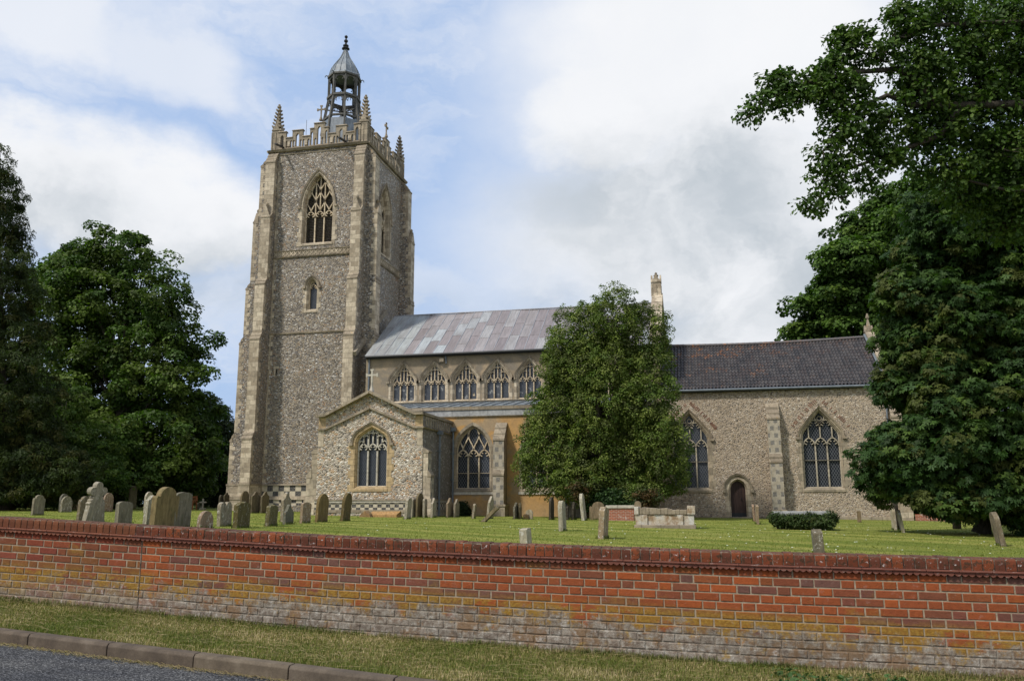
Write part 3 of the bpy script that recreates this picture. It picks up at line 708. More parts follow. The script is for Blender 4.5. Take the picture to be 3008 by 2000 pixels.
def window(F, uc, a, sill, spring, apex, kind='two', lights=3, style='perp', r=None, sur=.16, surmat='ashlar', tmat='tracery_stone',
           gmat='leaded_glass', reveal=.34, hood=True, tooth=True, louvre=False, head=None, mul=.085, name='window', hoodmat='coping_stone', bars=()):
    O = lambda off, so=None: outline(uc, a, sill, spring, apex, kind, off, r, so)
    b = MB()
    hole = O(.15)
    # front ring with toothed jambs
    A = arch(a, apex-spring, kind, .15+sur, r=r); outer = [(uc-a-.15-sur, sill-.30)]
    outer.append((uc+a+.15+sur, sill-.30))
    if tooth:
        z = sill-.30; k = 0
        while z+.36 < spring:
            e = .14 if k % 2 else 0; outer += [(uc+a+.15+sur+e, z+.005), (uc+a+.15+sur+e, z+.355)]; z += .36; k += 1
    outer += [(uc+x, spring+q) for x, q in A]+[(uc-x, spring+q) for x, q in reversed(A[:-1])]
    if tooth:
        zs = []; z = sill-.30; k = 0
        while z+.36 < spring:
            e = .14 if k % 2 == 0 else 0; zs.append((z, e)); z += .36; k += 1
        for z, e in reversed(zs): outer += [(uc-a-.15-sur-e, z+.355), (uc-a-.15-sur-e, z+.005)]
    outer[0] = (outer[0][0]+.0, sill-.30)
    slab(b, F, outer, [O(.14)], -.03, .014, surmat, back=False)
    loft(b, F, O(.14), .014, O(.115, .10), -.07, surmat)
    loft(b, F, O(.115, .10), -.07, O(.07, .07), -.085, surmat)
    loft(b, F, O(.07, .07), -.085, O(.045, .045), -reveal+.13, surmat)
    loft(b, F, O(.045, .045), -reveal+.13, O(0), -reveal+.11, tmat)
    loft(b, F, O(0), -reveal+.11, O(0), -reveal-.02, tmat)
    # sill
    b.hexa([F.P(uc-a-.17, sill-.30, .04), F.P(uc+a+.17, sill-.30, .04), F.P(uc+a+.17, sill-.30, -.05), F.P(uc-a-.17, sill-.30, -.05),
            F.P(uc-a-.17, sill-.17, .05), F.P(uc+a+.17, sill-.17, .05), F.P(uc+a+.14, sill-.02, -.2), F.P(uc-a-.14, sill-.02, -.2)], surmat)
    if hood:
        H1 = arch(a, apex-spring, kind, .15+sur*.55, r=r); H2 = arch(a, apex-spring, kind, .15+sur*.55+.10, r=r)
        l1 = [(uc+x, spring+q) for x, q in H1]+[(uc-x, spring+q) for x, q in reversed(H1[:-1])]
        l2 = [(uc+x, spring+q) for x, q in H2]+[(uc-x, spring+q) for x, q in reversed(H2[:-1])]
        for i in range(len(l1)-1):
            b.hexa([F.P(*l1[i], .01), F.P(*l2[i], .01), F.P(*l2[i+1], .01), F.P(*l1[i+1], .01),
                    F.P(*l1[i], .07), F.P(*l2[i], .12), F.P(*l2[i+1], .12), F.P(*l1[i+1], .07)], hoodmat)
        for s_ in (-1, 1):
            u0 = uc+s_*(a+.15+sur*.55+.09); b.bar(F.P(u0-.11, spring-.05, .07), F.P(u0+.11, spring-.05, .07), .14, .14, hoodmat, F.n)
    win = b.build(name, CH)
    # tracery
    t = MB(); dt = -reveal+.085; dp = .11
    A0 = arch(a, apex-spring, kind, 0, r=r, seg=24)
    def halfw(z):
        if z <= spring: return a
        z -= spring
        for (x1, z1), (x2, z2) in zip(A0, A0[1:]):
            if z1 <= z <= z2: return x1+(x2-x1)*(z-z1)/max(1e-6, z2-z1)
        return 0
    def line(pts, w=mul):
        for p, q in zip(pts, pts[1:]):
            if abs((p[0]+q[0])/2) <= halfw((p[1]+q[1])/2)+.03: t.bar(F.P(uc+p[0], p[1], dt), F.P(uc+q[0], q[1], dt), w, dp, tmat, F.n)
    def vtop(u):
        z = spring
        while z < apex and halfw(z) > abs(u): z += .03
        return z
    lw = 2*a/lights; mus = [-a+lw*i for i in range(1, lights)]; cs = [-a+lw*(i+.5) for i in range(lights)]
    hz = head if head is not None else spring-.15
    def lhead(c, z0, wd, hh, w=mul*.8, cusp=True):
        pts = arch(wd/2, hh, 'two', seg=5)
        line([(c+x, z0+q) for x, q in pts], w); line([(c-x, z0+q) for x, q in pts], w)
        if cusp:
            for s_ in (-1, 1):
                line([(c+s_*wd*.40, z0+hh*.35), (c+s_*wd*.20, z0+hh*.18)], w*.8)
                line([(c+s_*wd*.28, z0+hh*.68), (c+s_*wd*.10, z0+hh*.50)], w*.7)
    hh = lw*.72
    for c in cs:
        if lights > 1 or style == 'single': lhead(c, hz, lw, hh)
    if style in ('perp',):
        for u in mus: line([(u, sill), (u, vtop(u))])
        for c in cs: line([(c, hz+hh), (c, vtop(c))], mul*.75)
        for i in range(lights*2):
            c = -a+lw/2*(i+.5); zt = min(vtop(c-lw*.2), vtop(c+lw*.2))-lw*.42
            if zt > hz+hh*.7: lhead(c, zt, lw/2, lw*.36, mul*.6, False)
    elif style == 'panel':
        for u in mus: line([(u, sill), (u, hz+.03)])
        for c in cs: line([(c, hz+hh), (c, vtop(c) if c else apex-.66)], mul*.8)
        zt = apex-.36; zj = zt-.30
        for s_ in (-1, 1):
            lhead(s_*lw/2, zj-.22, lw, .42, mul*.7)
            pts = [(0, zj-.1), (s_*.10, zj+.06), (s_*.24, zj+.24), (s_*.30, zj+.42)]; line(pts, mul*.8)
        ring = [(.13*math.cos(q*math.pi/5), zt-.02+.13*math.sin(q*math.pi/5)) for q in range(11)]; line(ring, mul*.5)
    elif style in ('flow', 'belfry'):
        for u in mus: line([(u, sill), (u, hz)])
        lev = hh*(2.0 if style == 'flow' else 1.7); z0 = hz; nodes = [-a+lw*i for i in range(0, lights+1)]
        for k in range(5):
            zt = z0+(lev*.9 if k else hh)
            nn = [nodes[0]-lw/2]+[x+lw/2 for x in nodes]
            if k:
                for x in nodes:
                    for s_ in (-1, 1):
                        pts = []
                        for i in range(6):
                            q = i/5; e = q*q*(3-2*q); pts.append((x+s_*lw/2*e, z0+(zt-z0)*q))
                        line(pts, mul*.75)
            nodes = nn; z0 = zt
        if style == 'belfry':
            for u in mus+[0]: line([(u, hz+hh*(1 if u == 0 else 0)), (u, vtop(u))], mul*.8)
    elif style == 'single':
        line([(0, hz+hh), (0, vtop(0))], mul*.6)
    for zb in bars: line([(-a, zb), (a, zb)], .025)
    if t.v: t.build('tracery', win)
    # pane or louvres
    g = MB(); pane = O(.0, .0)
    if louvre:
        slab(g, F, pane, [], -reveal-.30, -reveal-.28, 'void', back=False); g.build('dark_opening', win)
        g = MB(); z = sill+.05
        while z < apex-.1:
            hw = halfw(z)-.02
            if hw > .06: g.hexa([F.P(uc-hw, z-.055, -reveal+.03), F.P(uc+hw, z-.055, -reveal+.03), F.P(uc+hw, z+.05, -reveal-.14), F.P(uc-hw, z+.05, -reveal-.14),
                                 F.P(uc-hw, z-.03, -reveal+.04), F.P(uc+hw, z-.03, -reveal+.04), F.P(uc+hw, z+.075, -reveal-.13), F.P(uc-hw, z+.075, -reveal-.13)], 'louvre')
            z += .125
        g.build('louvre_slats', win)
    else:
        slab(g, F, pane, [], -reveal-.02, -reveal, gmat, back=False); g.build('leaded_pane', win)
    return hole

def buttress(F, u0, u1, prof, base, mfront='ashlar', mside='flint_tower', cap='coping_stone', name='buttress', plinth=None, quoin=True, bottom_d=None, gablet=None):
    """prof: list of (z_hi, z_lo, d_hi, d_lo) from the top: sloped set-offs between vertical faces"""
    b = MB(); pts = [(-.05, prof[0][0])]
    for zh, zl, dh, dl in prof: pts += [(dh, zh), (dl, zl)]
    pts += [(prof[-1][3], base), (-.05, base)]
    poly = [F.P(u0, z, d) for d, z in pts]
    b.prism(poly, F.u*(u1-u0), mside, mfront)
    # weathered cap stones on the set-offs
    for zh, zl, dh, dl in prof:
        n_ = max(1, round((zh-zl)/.3))
        for i in range(n_):
            za, zb = zh+(zl-zh)*i/n_, zh+(zl-zh)*(i+1)/n_; da, db = dh+(dl-dh)*i/n_, dh+(dl-dh)*(i+1)/n_
            b.hexa([F.P(u0-.03, zb-.07, da-.02), F.P(u1+.03, zb-.07, da-.02), F.P(u1+.03, zb-.05, db+.035), F.P(u0-.03, zb-.05, db+.035),
                    F.P(u0-.03, za+.02, da-.02), F.P(u1+.03, za+.02, da-.02), F.P(u1+.03, zb+.05, db+.035), F.P(u0-.03, zb+.05, db+.035)], cap)
    if quoin:
        rs = random.Random(int(u0*100)); 
        ends = [p[1] for p in prof]; tops = [p[0] for p in prof[1:]]+[base]
        for (zh, zl, dh, dl), zb in zip(prof, tops):
            z = zl-.06; k = 0
            while z-.3 > zb:
                L = (.42 if k % 2 else .24); hgt = rs.uniform(.28, .36)
                for uu, s_ in ((u0, -1), (u1, 1)):
                    b.hexa([F.P(uu-.003*s_, z-hgt, max(.02, dl-L)), F.P(uu+.008*s_, z-hgt, max(.02, dl-L)), F.P(uu+.008*s_, z-hgt, dl+.004), F.P(uu-.003*s_, z-hgt, dl+.004),
                            F.P(uu-.003*s_, z-.012, max(.02, dl-L)), F.P(uu+.008*s_, z-.012, max(.02, dl-L)), F.P(uu+.008*s_, z-.012, dl+.004), F.P(uu-.003*s_, z-.012, dl+.004)], 'ashlar')
                z -= hgt; k += 1
    if gablet:
        for z, d in gablet:
            um = (u0+u1)/2
            b.prism([F.P(u0+.02, z, d+.02), F.P(u1-.02, z, d+.02), F.P(um, z+.85, d+.02)], F.n*-.45, 'ashlar', 'coping_stone')
            b.lathe(F.P(um, 0, d-.15).x, F.P(um, 0, d-.15).y, [(.05, z+.75), (.11, z+.9), (.13, z+1.0), (.05, z+1.12)], 'coping_stone', 6)
    if plinth:
        for zt, zb, dd, mm in plinth:
            d = prof[-1][3]+dd
            poly = [F.P(u0-dd, zb, -.05), F.P(u1+dd, zb, -.05), F.P(u1+dd, zb, d), F.P(u0-dd, zb, d)]
            b.hexa(poly+[p+Vector((0, 0, zt-zb)) for p in poly], mm)
    return b.build(name, CH)
def moulding(b, F, u0, u1, z, h, d, mname='coping_stone', d0=-.02):
    b.hexa([F.P(u0, z, d0), F.P(u1, z, d0), F.P(u1, z, d*.6), F.P(u0, z, d*.6), F.P(u0, z+h, d0), F.P(u1, z+h, d0), F.P(u1, z+h*.6, d), F.P(u0, z+h*.6, d)], mname)
def rect(u0, u1, z0, z1): return [(u0, z0), (u1, z0), (u1, z1), (u0, z1)]

CH = thing('church', 'flint medieval church with tall west tower, leaded nave roof, gabled porch and pantiled chancel', 'church', (-9, 52, .7))
TX0, TX1, TY0, TY1 = -30.35, -22.6, 54.0, 62.0
# ---- tower
S, E_, W_, N_f = south(TY0), east(TX1), west(TX0), north(TY1)
belfry = dict(a=1.06, sill=20.1, spring=22.75, apex=25.15, kind='two', lights=3, style='belfry', louvre=True, sur=.20, head=22.0, mul=.085, reveal=.5)
hS = window(S, -26.3, **belfry, name='belfry_window')
belfry['a'] = 1.04
hE = window(E_, 57.75, **belfry, name='belfry_window')
hL = window(S, -26.47, .27, 15.15, 16.75, 17.2, lights=1, style='single', sur=.14, mul=.06, name='lancet_window', tooth=True, gmat='leaded_glass_fine', head=16.6)
b = MB(); slit = rect(-29.0, -28.9, 10.45, 10.9)
slab(b, S, rect(TX0, TX1, 2.8, 27.25), [hS, hL, slit], -.6, 0, 'flint_tower', back=False, skirt=False)
slab(b, E_, rect(TY0, TY1, 2.8, 27.25), [hE], -.6, 0, 'flint_tower', back=False, skirt=False)
b.box(TX0+.002, TX1-.6, TY0+.6, TY1, .3, 27.2, 'flint_tower', 'lead_plain'); b.add([(TX0, TY0, .3), (TX0, TY0+.62, .3), (TX0, TY0+.62, 27.25), (TX0, TY0, 27.25), (TX1, TY1, .3), (TX1-.62, TY1, .3), (TX1-.62, TY1, 27.25), (TX1, TY1, 27.25)], [(3, 2, 1, 0), (4, 5, 6, 7)], 'flint_tower')
b.box(-29.15, -28.75, TY0-.012, TY0+.05, 10.93, 11.1, 'ashlar'); b.box(-29.12, -29.0, TY0-.012, TY0+.05, 10.35, 10.93, 'ashlar')
b.build('tower', CH)
b = MB()
for F, a, c in ((S, TX0, TX1), (E_, TY0, TY1), (W_, -TY1, -TY0)):
    moulding(b, F, a-.1, c+.1, 27.2, .24, .24)
    moulding(b, F, a, c, 26.95, .1, .06, 'ashlar')
for F, a, c in ((S, -29.6, -23.3), (E_, 54.9, 61.2)):
    moulding(b, F, a, c, 13.36, .17, .09); moulding(b, F, a, c, 19.47, .10, .08, 'ashlar'); moulding(b, F, a, c, 18.97, .12, .12)
    for i in range(int((c-a)/.315)):
        u_ = a+.16+i*.315
        b.bar(F.P(u_-.13, 19.12, .02), F.P(u_+.13, 19.44, .02), .05, .05, 'ashlar', F.n); b.bar(F.P(u_-.13, 19.44, .022), F.P(u_+.13, 19.12, .022), .05, .05, 'ashlar', F.n)
    b.hexa([F.P(a, 19.08, .004), F.P(c, 19.08, .004), F.P(c, 19.08, .012), F.P(a, 19.08, .012), F.P(a, 19.48, .004), F.P(c, 19.48, .004), F.P(c, 19.48, .012), F.P(a, 19.48, .012)], 'ashlar_dark')
# dressed stones down the tower's inner corner
z = 2.9; k = 0
while z < 26.6:
    L = .12 if k % 2 else .26; b.box(-29.6, -29.6+L, TY0-.010, TY0+.02, z, z+.33, 'ashlar'); z += .345; k += 1
b.build('string_course', CH)
b = MB()
for F, a, c in ((S, TX0, -19.5), (E_, TY0, TY1), (W_, -TY1, -TY0)):
    for z0, z1, d, m in ((2.79, 2.91, .16, 'coping_stone'), (2.07, 2.79, .08, 'tower_chequer'), (1.83, 2.07, .34, 'coping_stone'), (1.45, 1.83, .26, 'tower_chequer'), (.3, 1.45, .36, 'flint_tower')):
        b.hexa([F.P(a, z0, -.02), F.P(c, z0, -.02), F.P(c, z0, d), F.P(a, z0, d), F.P(a, z1, -.02), F.P(c, z1, -.02), F.P(c, z1, d*(.8 if m == 'coping_stone' else 1)), F.P(a, z1, d*(.8 if m == 'coping_stone' else 1))], m)
b.build('tower_plinth', CH)
TP = [(2.93, 2.79, .08, 'coping_stone'), (2.79, 2.07, .05, 'ashlar'), (2.07, 1.83, .22, 'coping_stone'), (1.83, .3, .18, 'ashlar')]
def tprof(p, top=27.1):
    return [(top, 26.3, .1, p[0]), (22.35, 21.95, p[0], p[1]), (17.35, 16.9, p[1], p[2]), (13.35, 12.85, p[2], p[3]), (6.45, 5.9, p[3], p[4])]
GB = lambda p: [(22.0, p[1])]
for x0, x1 in ((-30.35, -29.62), (-23.35, -22.62)):
    p = (.5, .8, 1.1, 1.4, 1.7); buttress(S, x0, x1, tprof(p), .3, name='tower_buttress', plinth=TP, gablet=GB(p))
for y0, y1 in ((-54.95, -54.2), (-61.8, -61.05)):
    p = (.78, 1.15, 1.45, 1.72, 2.0); buttress(W_, y0, y1, tprof(p), .3, name='tower_buttress', plinth=TP, gablet=GB(p))
for y0, y1 in ((54.1, 54.9), (61.2, 62.0)):
    p = (.62, .88, .9, .92, .94) if y0 < 60 else (.62, .95, 1.0, 1.05, 1.1); buttress(E_, y0, y1, tprof(p), .3, name='tower_buttress', gablet=GB(p))
# ---- parapet
def parapet(F, a, c):
    b = MB(); L = c-a; s = L/6.3
    seq = [(.60, 1.45), (.50, .95), (.80, 1.48), (.56, .95), (.30, 1.5), (.80, 1.88), (.30, 1.5), (.58, .95), (.80, 1.5), (.56, .92), (.50, 1.52)]
    tot = sum(x for x, _ in seq); u = a; pts = [(a, 27.38)]; cells = []
    for wd, h in seq:
        wd *= L/tot; pts += [(u, 27.38+h), (u+wd, 27.38+h)]; cells.append((u, u+wd, h)); u += wd
    pts.append((c, 27.38)); top = pts[1:-1]; poly = [pts[0]]+top+[pts[-1]]; poly = list(reversed(poly))
    q = []
    for p in poly:
        if not q or (abs(p[0]-q[-1][0])+abs(p[1]-q[-1][1])) > 1e-4: q.append(p)
    holes = []
    def slot(uc, w_, z0, z1): holes.append([(uc-w_, z0), (uc+w_, z0), (uc+w_, z1-w_*1.3), (uc+w_*.5, z1-w_*.45), (uc, z1), (uc-w_*.5, z1-w_*.45), (uc-w_, z1-w_*1.3)])
    for i, (u0, u1, h) in enumerate(cells):
        m = (u0+u1)/2
        if h > 1.3: slot(m,   .085 if u1-u0 < .4 else .13, 27.58, 27.38+h-.24)
        if h < 1.3 or u1-u0 > .7:
            for s_ in (-1, 1): slot(m+s_*(u1-u0)*.34, .065, 27.54, 28.12)
    slab(b, F, q, holes, -.2, -.02, 'ashlar_dark')
    for (u0, u1, h) in cells:
        b.hexa([F.P(u0-.03, 27.38+h-.02, -.33), F.P(u1+.03, 27.38+h-.02, -.33), F.P(u1+.03, 27.38+h-.02, .04), F.P(u0-.03, 27.38+h-.02, .04),
                F.P(u0-.03, 27.38+h+.06, -.28), F.P(u1+.03, 27.38+h+.06, -.28), F.P(u1+.03, 27.38+h+.06, -.02), F.P(u0-.03, 27.38+h+.06, -.02)], 'coping_stone')
        if h < 1.3:
            m = (u0+u1)/2
            b.hexa([F.P(m-.11, 27.62, -.02), F.P(m+.11, 27.62, -.02), F.P(m+.11, 27.62, .05), F.P(m-.11, 27.62, .05), F.P(m-.11, 27.98, -.02), F.P(m+.11, 27.98, -.02), F.P(m+.11, 27.98, .05), F.P(m-.11, 27.98, .05)], 'ashlar')
    moulding(b, F, a, c, 27.42, .1, .05, 'coping_stone')
    return b.build('parapet', CH)
parapet(south(TY0), -29.75, -23.2); parapet(east(TX1), 54.6, 61.4); parapet(west(TX0), -61.4, -54.6); parapet(north(TY1), 23.2, 29.75)
def cross(b, x, y, z, s, mname, axis=(1, 0, 0)):
    ax = Vector(axis); p = Vector((x, y, z))
    b.lathe(x, y, [(.16*s, z), (.13*s, z+.12*s), (.07*s, z+.3*s), (.055*s, z+.62*s)], mname, 6)
    c_ = p+Vector((0, 0, .92*s)); nn = ax.cross(Vector((0, 0, 1)))
    b.bar(c_-Vector((0, 0, .34*s)), c_+Vector((0, 0, .30*s)), .10*s, .09*s, mname, nn); b.bar(c_-ax*.30*s, c_+ax*.30*s, .10*s, .088*s, mname, nn)
    for v in (ax*.30*s, -ax*.30*s, Vector((0, 0, .30*s))):
        t_ = Vector((0, 0, 1)) if abs(v.z) < .01 else ax; b.bar(c_+v-t_*.10*s, c_+v+t_*.10*s, .10*s, .086*s, mname, nn)
b = MB(); cross(b, -26.42, TY0+.15, 29.5, .95, 'coping_stone'); b.build('parapet_cross', CH)
b = MB(); cross(b, TX1-.15, 58.0, 29.5, .95, 'coping_stone', (0, 1, 0)); b.build('parapet_cross', CH)
def pinnacle(x, y, z0, w, hs, ht, mname='ashlar_dark', crock=True, name='pinnacle'):
    b = MB(); h = w/2
    b.box(x-h, x+h, y-h, y+h, z0, z0+hs, mname)
    for dx, dy in ((0, -1), (1, 0), (-1, 0), (0, 1)):
        n = Vector((dx, dy, 0)); t = Vector((-dy, dx, 0)); c_ = Vector((x, y, 0))+n*(h+.0)
        if hs > .8:
            for s_ in (-1, 0, 1): b.bar(c_+t*s_*h*.92+n*.02+Vector((0, 0, z0+.08)), c_+t*s_*h*.92+n*.02+Vector((0, 0, z0+hs-.25)), w*.12, .05, mname, n)
        zt = z0+hs; b.prism([c_+t*h*1.05+n*.05+Vector((0, 0, zt-.1)), c_-t*h*1.05+n*.05+Vector((0, 0, zt-.1)), c_+n*.05+Vector((0, 0, zt+w*.75))], n*-.12, mname)
    zt = z0+hs; hh = ht-hs; 
    b.lathe(x, y, [(h*1.15, zt-.02), (h*.95, zt+.12), (h*.12, z0+ht-.2), (h*.10, z0+ht-.18)], mname, 4, math.pi/4)
    if crock:
        for i in range(6):
            q = .12+.72*i/5; r_ = (h*1.15*(1-q)+h*.15)*.98; zz = zt+hh*q*.93
            for k in range(4):
                a_ = math.pi/4+k*math.pi/2; cx_, cy_ = x+math.cos(a_)*r_, y+math.sin(a_)*r_; e = .075*w/.6+.01
                b.hexa([(cx_-e, cy_-e, zz-e*.6), (cx_+e, cy_-e, zz-e*.6), (cx_+e, cy_+e, zz-e*.6), (cx_-e, cy_+e, zz-e*.6), (cx_-e*.6+math.cos(a_)*e, cy_-e*.6+math.sin(a_)*e, zz+e), (cx_+e*.6+math.cos(a_)*e, cy_-e*.6+math.sin(a_)*e, zz+e), (cx_+e*.6+math.cos(a_)*e, cy_+e*.6+math.sin(a_)*e, zz+e), (cx_-e*.6+math.cos(a_)*e, cy_+e*.6+math.sin(a_)*e, zz+e)], 'coping_stone')
    t = z0+ht; b.lathe(x, y, [(.05, t-.30), (.15*w/.6, t-.24), (.17*w/.6, t-.14), (.07, t-.07), (.10*w/.6, t), (.02, t+.08)], 'coping_stone', 6)
    return b.build(name, CH)
for x, y in ((-29.98, 54.38), (-23.0, 54.38), (-23.0, 61.65), (-29.98, 61.65)): pinnacle(x, y, 27.38, .62, 1.75, 3.85)
for x in (-29.3, -24.35):
    b = MB(); b.bar((x, TY0+.2, 27.62), (x, TY0-1.15, 27.38), .16, .10, 'black_iron', (0, 0, 1)); b.build('rainwater_spout', CH)
b = MB(); b.tube([(-28.0, 55, 27.4), (-28.0, 55, 30.1)], .015, 'black_iron', 5); b.build('lightning_rod', CH)

# ---- cupola
cx, cy = -26.4, 58.0; fa = math.atan2(-cy, -cx)+.06
b = MB(); cup = b.lathe(cx, cy, [(1.75, 27.2), (1.65, 29.4), (1.55, 30.9), (1.35, 31.0)], 'lead_plain', 8, fa).build('cupola', CH)
def oct(r, k, z): a_ = fa+k*math.pi/4; return Vector((cx+r*math.cos(a_), cy+r*math.sin(a_), z))
for k in range(8):
    b = MB(); pr = [(1.62, 29.8), (1.50, 30.9), (1.40, 31.5), (1.30, 32.1), (1.2, 32.7), (1.17, 33.1), (1.17, 34.9)]
    for (r1, z1), (r2, z2) in zip(pr, pr[1:]):
        n = oct(1, k, 0)-Vector((cx, cy, 0)); b.bar(oct(r1, k, z1), oct(r2, k, z2+.001), .13, .22, 'old_timber', n)
    b.build('post', cup)
for z, h, r in ((33.0, .18, 1.27), (34.78, .14, 1.27), (31.2, .14, 1.4)):
    b = MB()
    for k in range(8): b.bar(oct(r, k, z), oct(r, k+1, z), h, .12, 'old_timber', (oct(r, k+.5, 0)-Vector((cx, cy, 0))))
    b.build('rail', cup)
for zt, r in ((34.74, 1.2), (32.93, 1.22)):      # cusped heads between the posts
    b = MB()
    for k in range(8):
        p, q = oct(r, k, 0), oct(r, k+1, 0); L = (q-p).length; u_ = (q-p)/L; n = Vector((u_.y, -u_.x, 0)); F = Fr(p, u_, n)
        A = arch(L*.40, .36, 'two', seg=5); C = L/2; bz = zt-.52
        pl = [(0, zt), (0, bz), (C-L*.40, bz)]+[(C-x, bz+zz) for x, zz in A]+[(C+x, bz+zz) for x, zz in reversed(A[:-1])]+[(L, bz), (L, zt)]
        slab(b, F, list(reversed(pl)), [], -.03, .03, 'old_timber')
        for s_ in (-1, 1): b.bar(F.P(C+s_*L*.33, bz+.16, 0), F.P(C+s_*L*.2, bz+.04, 0), .05, .05, 'old_timber', n)
    if zt < 34: 
      for k in range(8):
       for i in range(5):
        q = (i+.5)/5; p1 = oct(1.24, k, 0).lerp(oct(1.24, k+1, 0), q); b.bar((p1.x, p1.y, 32.55), (p1.x, p1.y, 32.95), .035, .03, 'old_timber', (p1-Vector((cx, cy, 0))))
    b.build('arcade', cup)
b = MB(); b.lathe(cx, cy, [(1.2, 34.80), (1.31, 34.86), (1.29, 34.94), (1.21, 35.04), (1.15, 35.3), (1.05, 35.6), (.90, 35.88), (.71, 36.18), (.52, 36.45), (.37, 36.7), (.26, 36.95), (.19, 37.2), (.15, 37.45)], 'lead_plain', 8, fa)
for k in range(16):
    a_ = fa+k*math.pi/8; f = 1 if k % 2 == 0 else .93
    b.tube([(cx+r*f*math.cos(a_), cy+r*f*math.sin(a_), z) for r, z in ((1.3, 34.9), (1.22, 35.05), (1.16, 35.31), (1.06, 35.61), (.91, 35.89), (.72, 36.19), (.53, 36.46), (.38, 36.71), (.27, 36.96), (.2, 37.2))], .022, 'lead_plain', 5)
for k in range(0, 8, 1):
    p = oct(1.28, k, 34.86); n = (oct(1, k, 0)-Vector((cx, cy, 0))); b.tube([p, p+n*.14+Vector((0, 0, .07)), p+n*.24+Vector((0, 0, -.02)), p+n*.25+Vector((0, 0, -.14))], [.05, .045, .04, .02], 'lead_plain', 5)
b.build('ogee_dome', cup)
b = MB(); b.lathe(cx, cy, [(.19, 37.35), (.33, 37.44), (.30, 37.5), (.14, 37.55), (.24, 37.68), (.24, 37.75), (.10, 37.86), (.08, 38.0), (.17, 38.1), (.17, 38.17), (.07, 38.28), (.06, 38.38), (.14, 38.48), (.13, 38.56), (.03, 38.65)], 'black_iron', 8); b.build('finial', cup)
b = MB(); b.lathe(cx, cy, [(.10, 31.9), (.34, 31.5), (.36, 31.45), (.02, 31.4)], 'black_iron', 10)
for k in range(4): b.bar(oct(1.3, k, 32.0), oct(1.3, k+4, 32.0), .08, .08, 'old_timber', (0, 0, 1))
b.bar((cx, cy, 31.6), (cx, cy, 34.7), .1, .1, 'old_timber', (1, 0, 0)); b.build('bell_frame', cup)

# ---- nave with clerestory
NY, RY, NX0, NX1 = 52.8, 58.0, -21.7, -2.2
S = south(NY); holes = []
for k in range(8):
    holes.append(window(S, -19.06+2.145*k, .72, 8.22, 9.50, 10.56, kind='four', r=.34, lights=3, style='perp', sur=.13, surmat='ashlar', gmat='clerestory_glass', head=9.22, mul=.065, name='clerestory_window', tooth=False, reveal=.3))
b = MB(); slab(b, S, rect(NX0, NX1, 6.5, 11.25), holes, -.6, 0, 'render_grey', back=False, skirt=False)
b.box(NX0, NX1-.3, NY+.6, 63.2, .3, 11.2, 'render_grey'); b.box(NX1-.3, NX1-.002, NY+.002, 63.1, .3, 11.2, 'render_grey')
b.build('nave', CH)
b = MB(); rs = random.Random(5); ey, ez, rz = NY-.32, 11.28, 15.17
sl_ = Vector((0, RY-ey, rz-ez)); sn_ = Vector((0, -(rz-ez), RY-ey)).normalized()
LP = [(.31, .33, .335), (.27, .275, .275), (.21, .183, .18), (.228, .202, .20), (.185, .158, .157), (.24, .218, .213), (.205, .177, .176), (.265, .255, .25)]
ncol = 28; cw = (NX1-.35-NX0)/ncol
def roofp(x, t, d=0): return Vector((x, ey, ez))+sl_*t+sn_*d+Vector((0, 0, .05*math.sin(x*.8)*t))
for side in (1, -1):
    for i in range(ncol):
        x0, x1 = NX0+cw*i, NX0+cw*(i+1); ts = [0]; t = rs.uniform(.18, .42)
        while t < .85: ts.append(t); t += rs.uniform(.26, .38)
        ts.append(1)
        for a_, c_ in zip(ts, ts[1:]):
            cc = rs.choice(LP) if i > 3 else rs.choice([(.27, .285, .28), (.30, .31, .30), (.25, .255, .25)]); g = rs.uniform(.92, 1.08); b.col = tuple(q*g for q in cc)
            P_ = lambda x, t, d: roofp(x, t, d) if side == 1 else Vector((roofp(x, t, d).x, 2*RY-roofp(x, t, d).y, roofp(x, t, d).z))
            b.add([P_(x0, a_, .014), P_(x1, a_, .014), P_(x1, c_, 0), P_(x0, c_, 0), P_(x0, a_, -.01), P_(x1, a_, -.01)], [(0, 1, 2, 3) if side == 1 else (3, 2, 1, 0), (4, 5, 1, 0)], 'lead')
        b.col = (.27, .28, .30)
        if side == 1 and i: b.tube([roofp(x0, -.008, .012), roofp(x0, .33, .015), roofp(x0, .66, .015), roofp(x0, 1, .012)], .026, 'lead', 6)
b.col = (.26, .26, .28); b.tube([(NX0, RY, rz+.03), (NX1-.4, RY, rz+.03)], .06, 'lead', 6)
b.build('lead_nave_roof', CH)
b = MB(); b.tube([(NX0+.1, NY-.36, 11.2), (NX1-.2, NY-.36, 11.2)], .085, 'black_iron', 8); b.box(NX0, NX1-.2, NY-.30, NY+.1, 11.10, 11.22, 'black_iron')
b.tube([(-21.45, NY-.1, 11.1), (-21.45, NY-.1, 7.6)], .06, 'iron_pipe', 8); b.tube([(-16.1, NY-.1, 11.1), (-16.05, NY-.1, 10.6)], .05, 'iron_pipe', 8)
b.build('nave_gutter', CH)
b = MB(); moulding(b, S, NX0, NX1, 8.0, .13, .12, 'ashlar_dark'); b.box(-16.5, -16.2, NY-.25, NY, 10.7, 10.95, 'coping_stone'); b.build('clerestory_sill', CH)
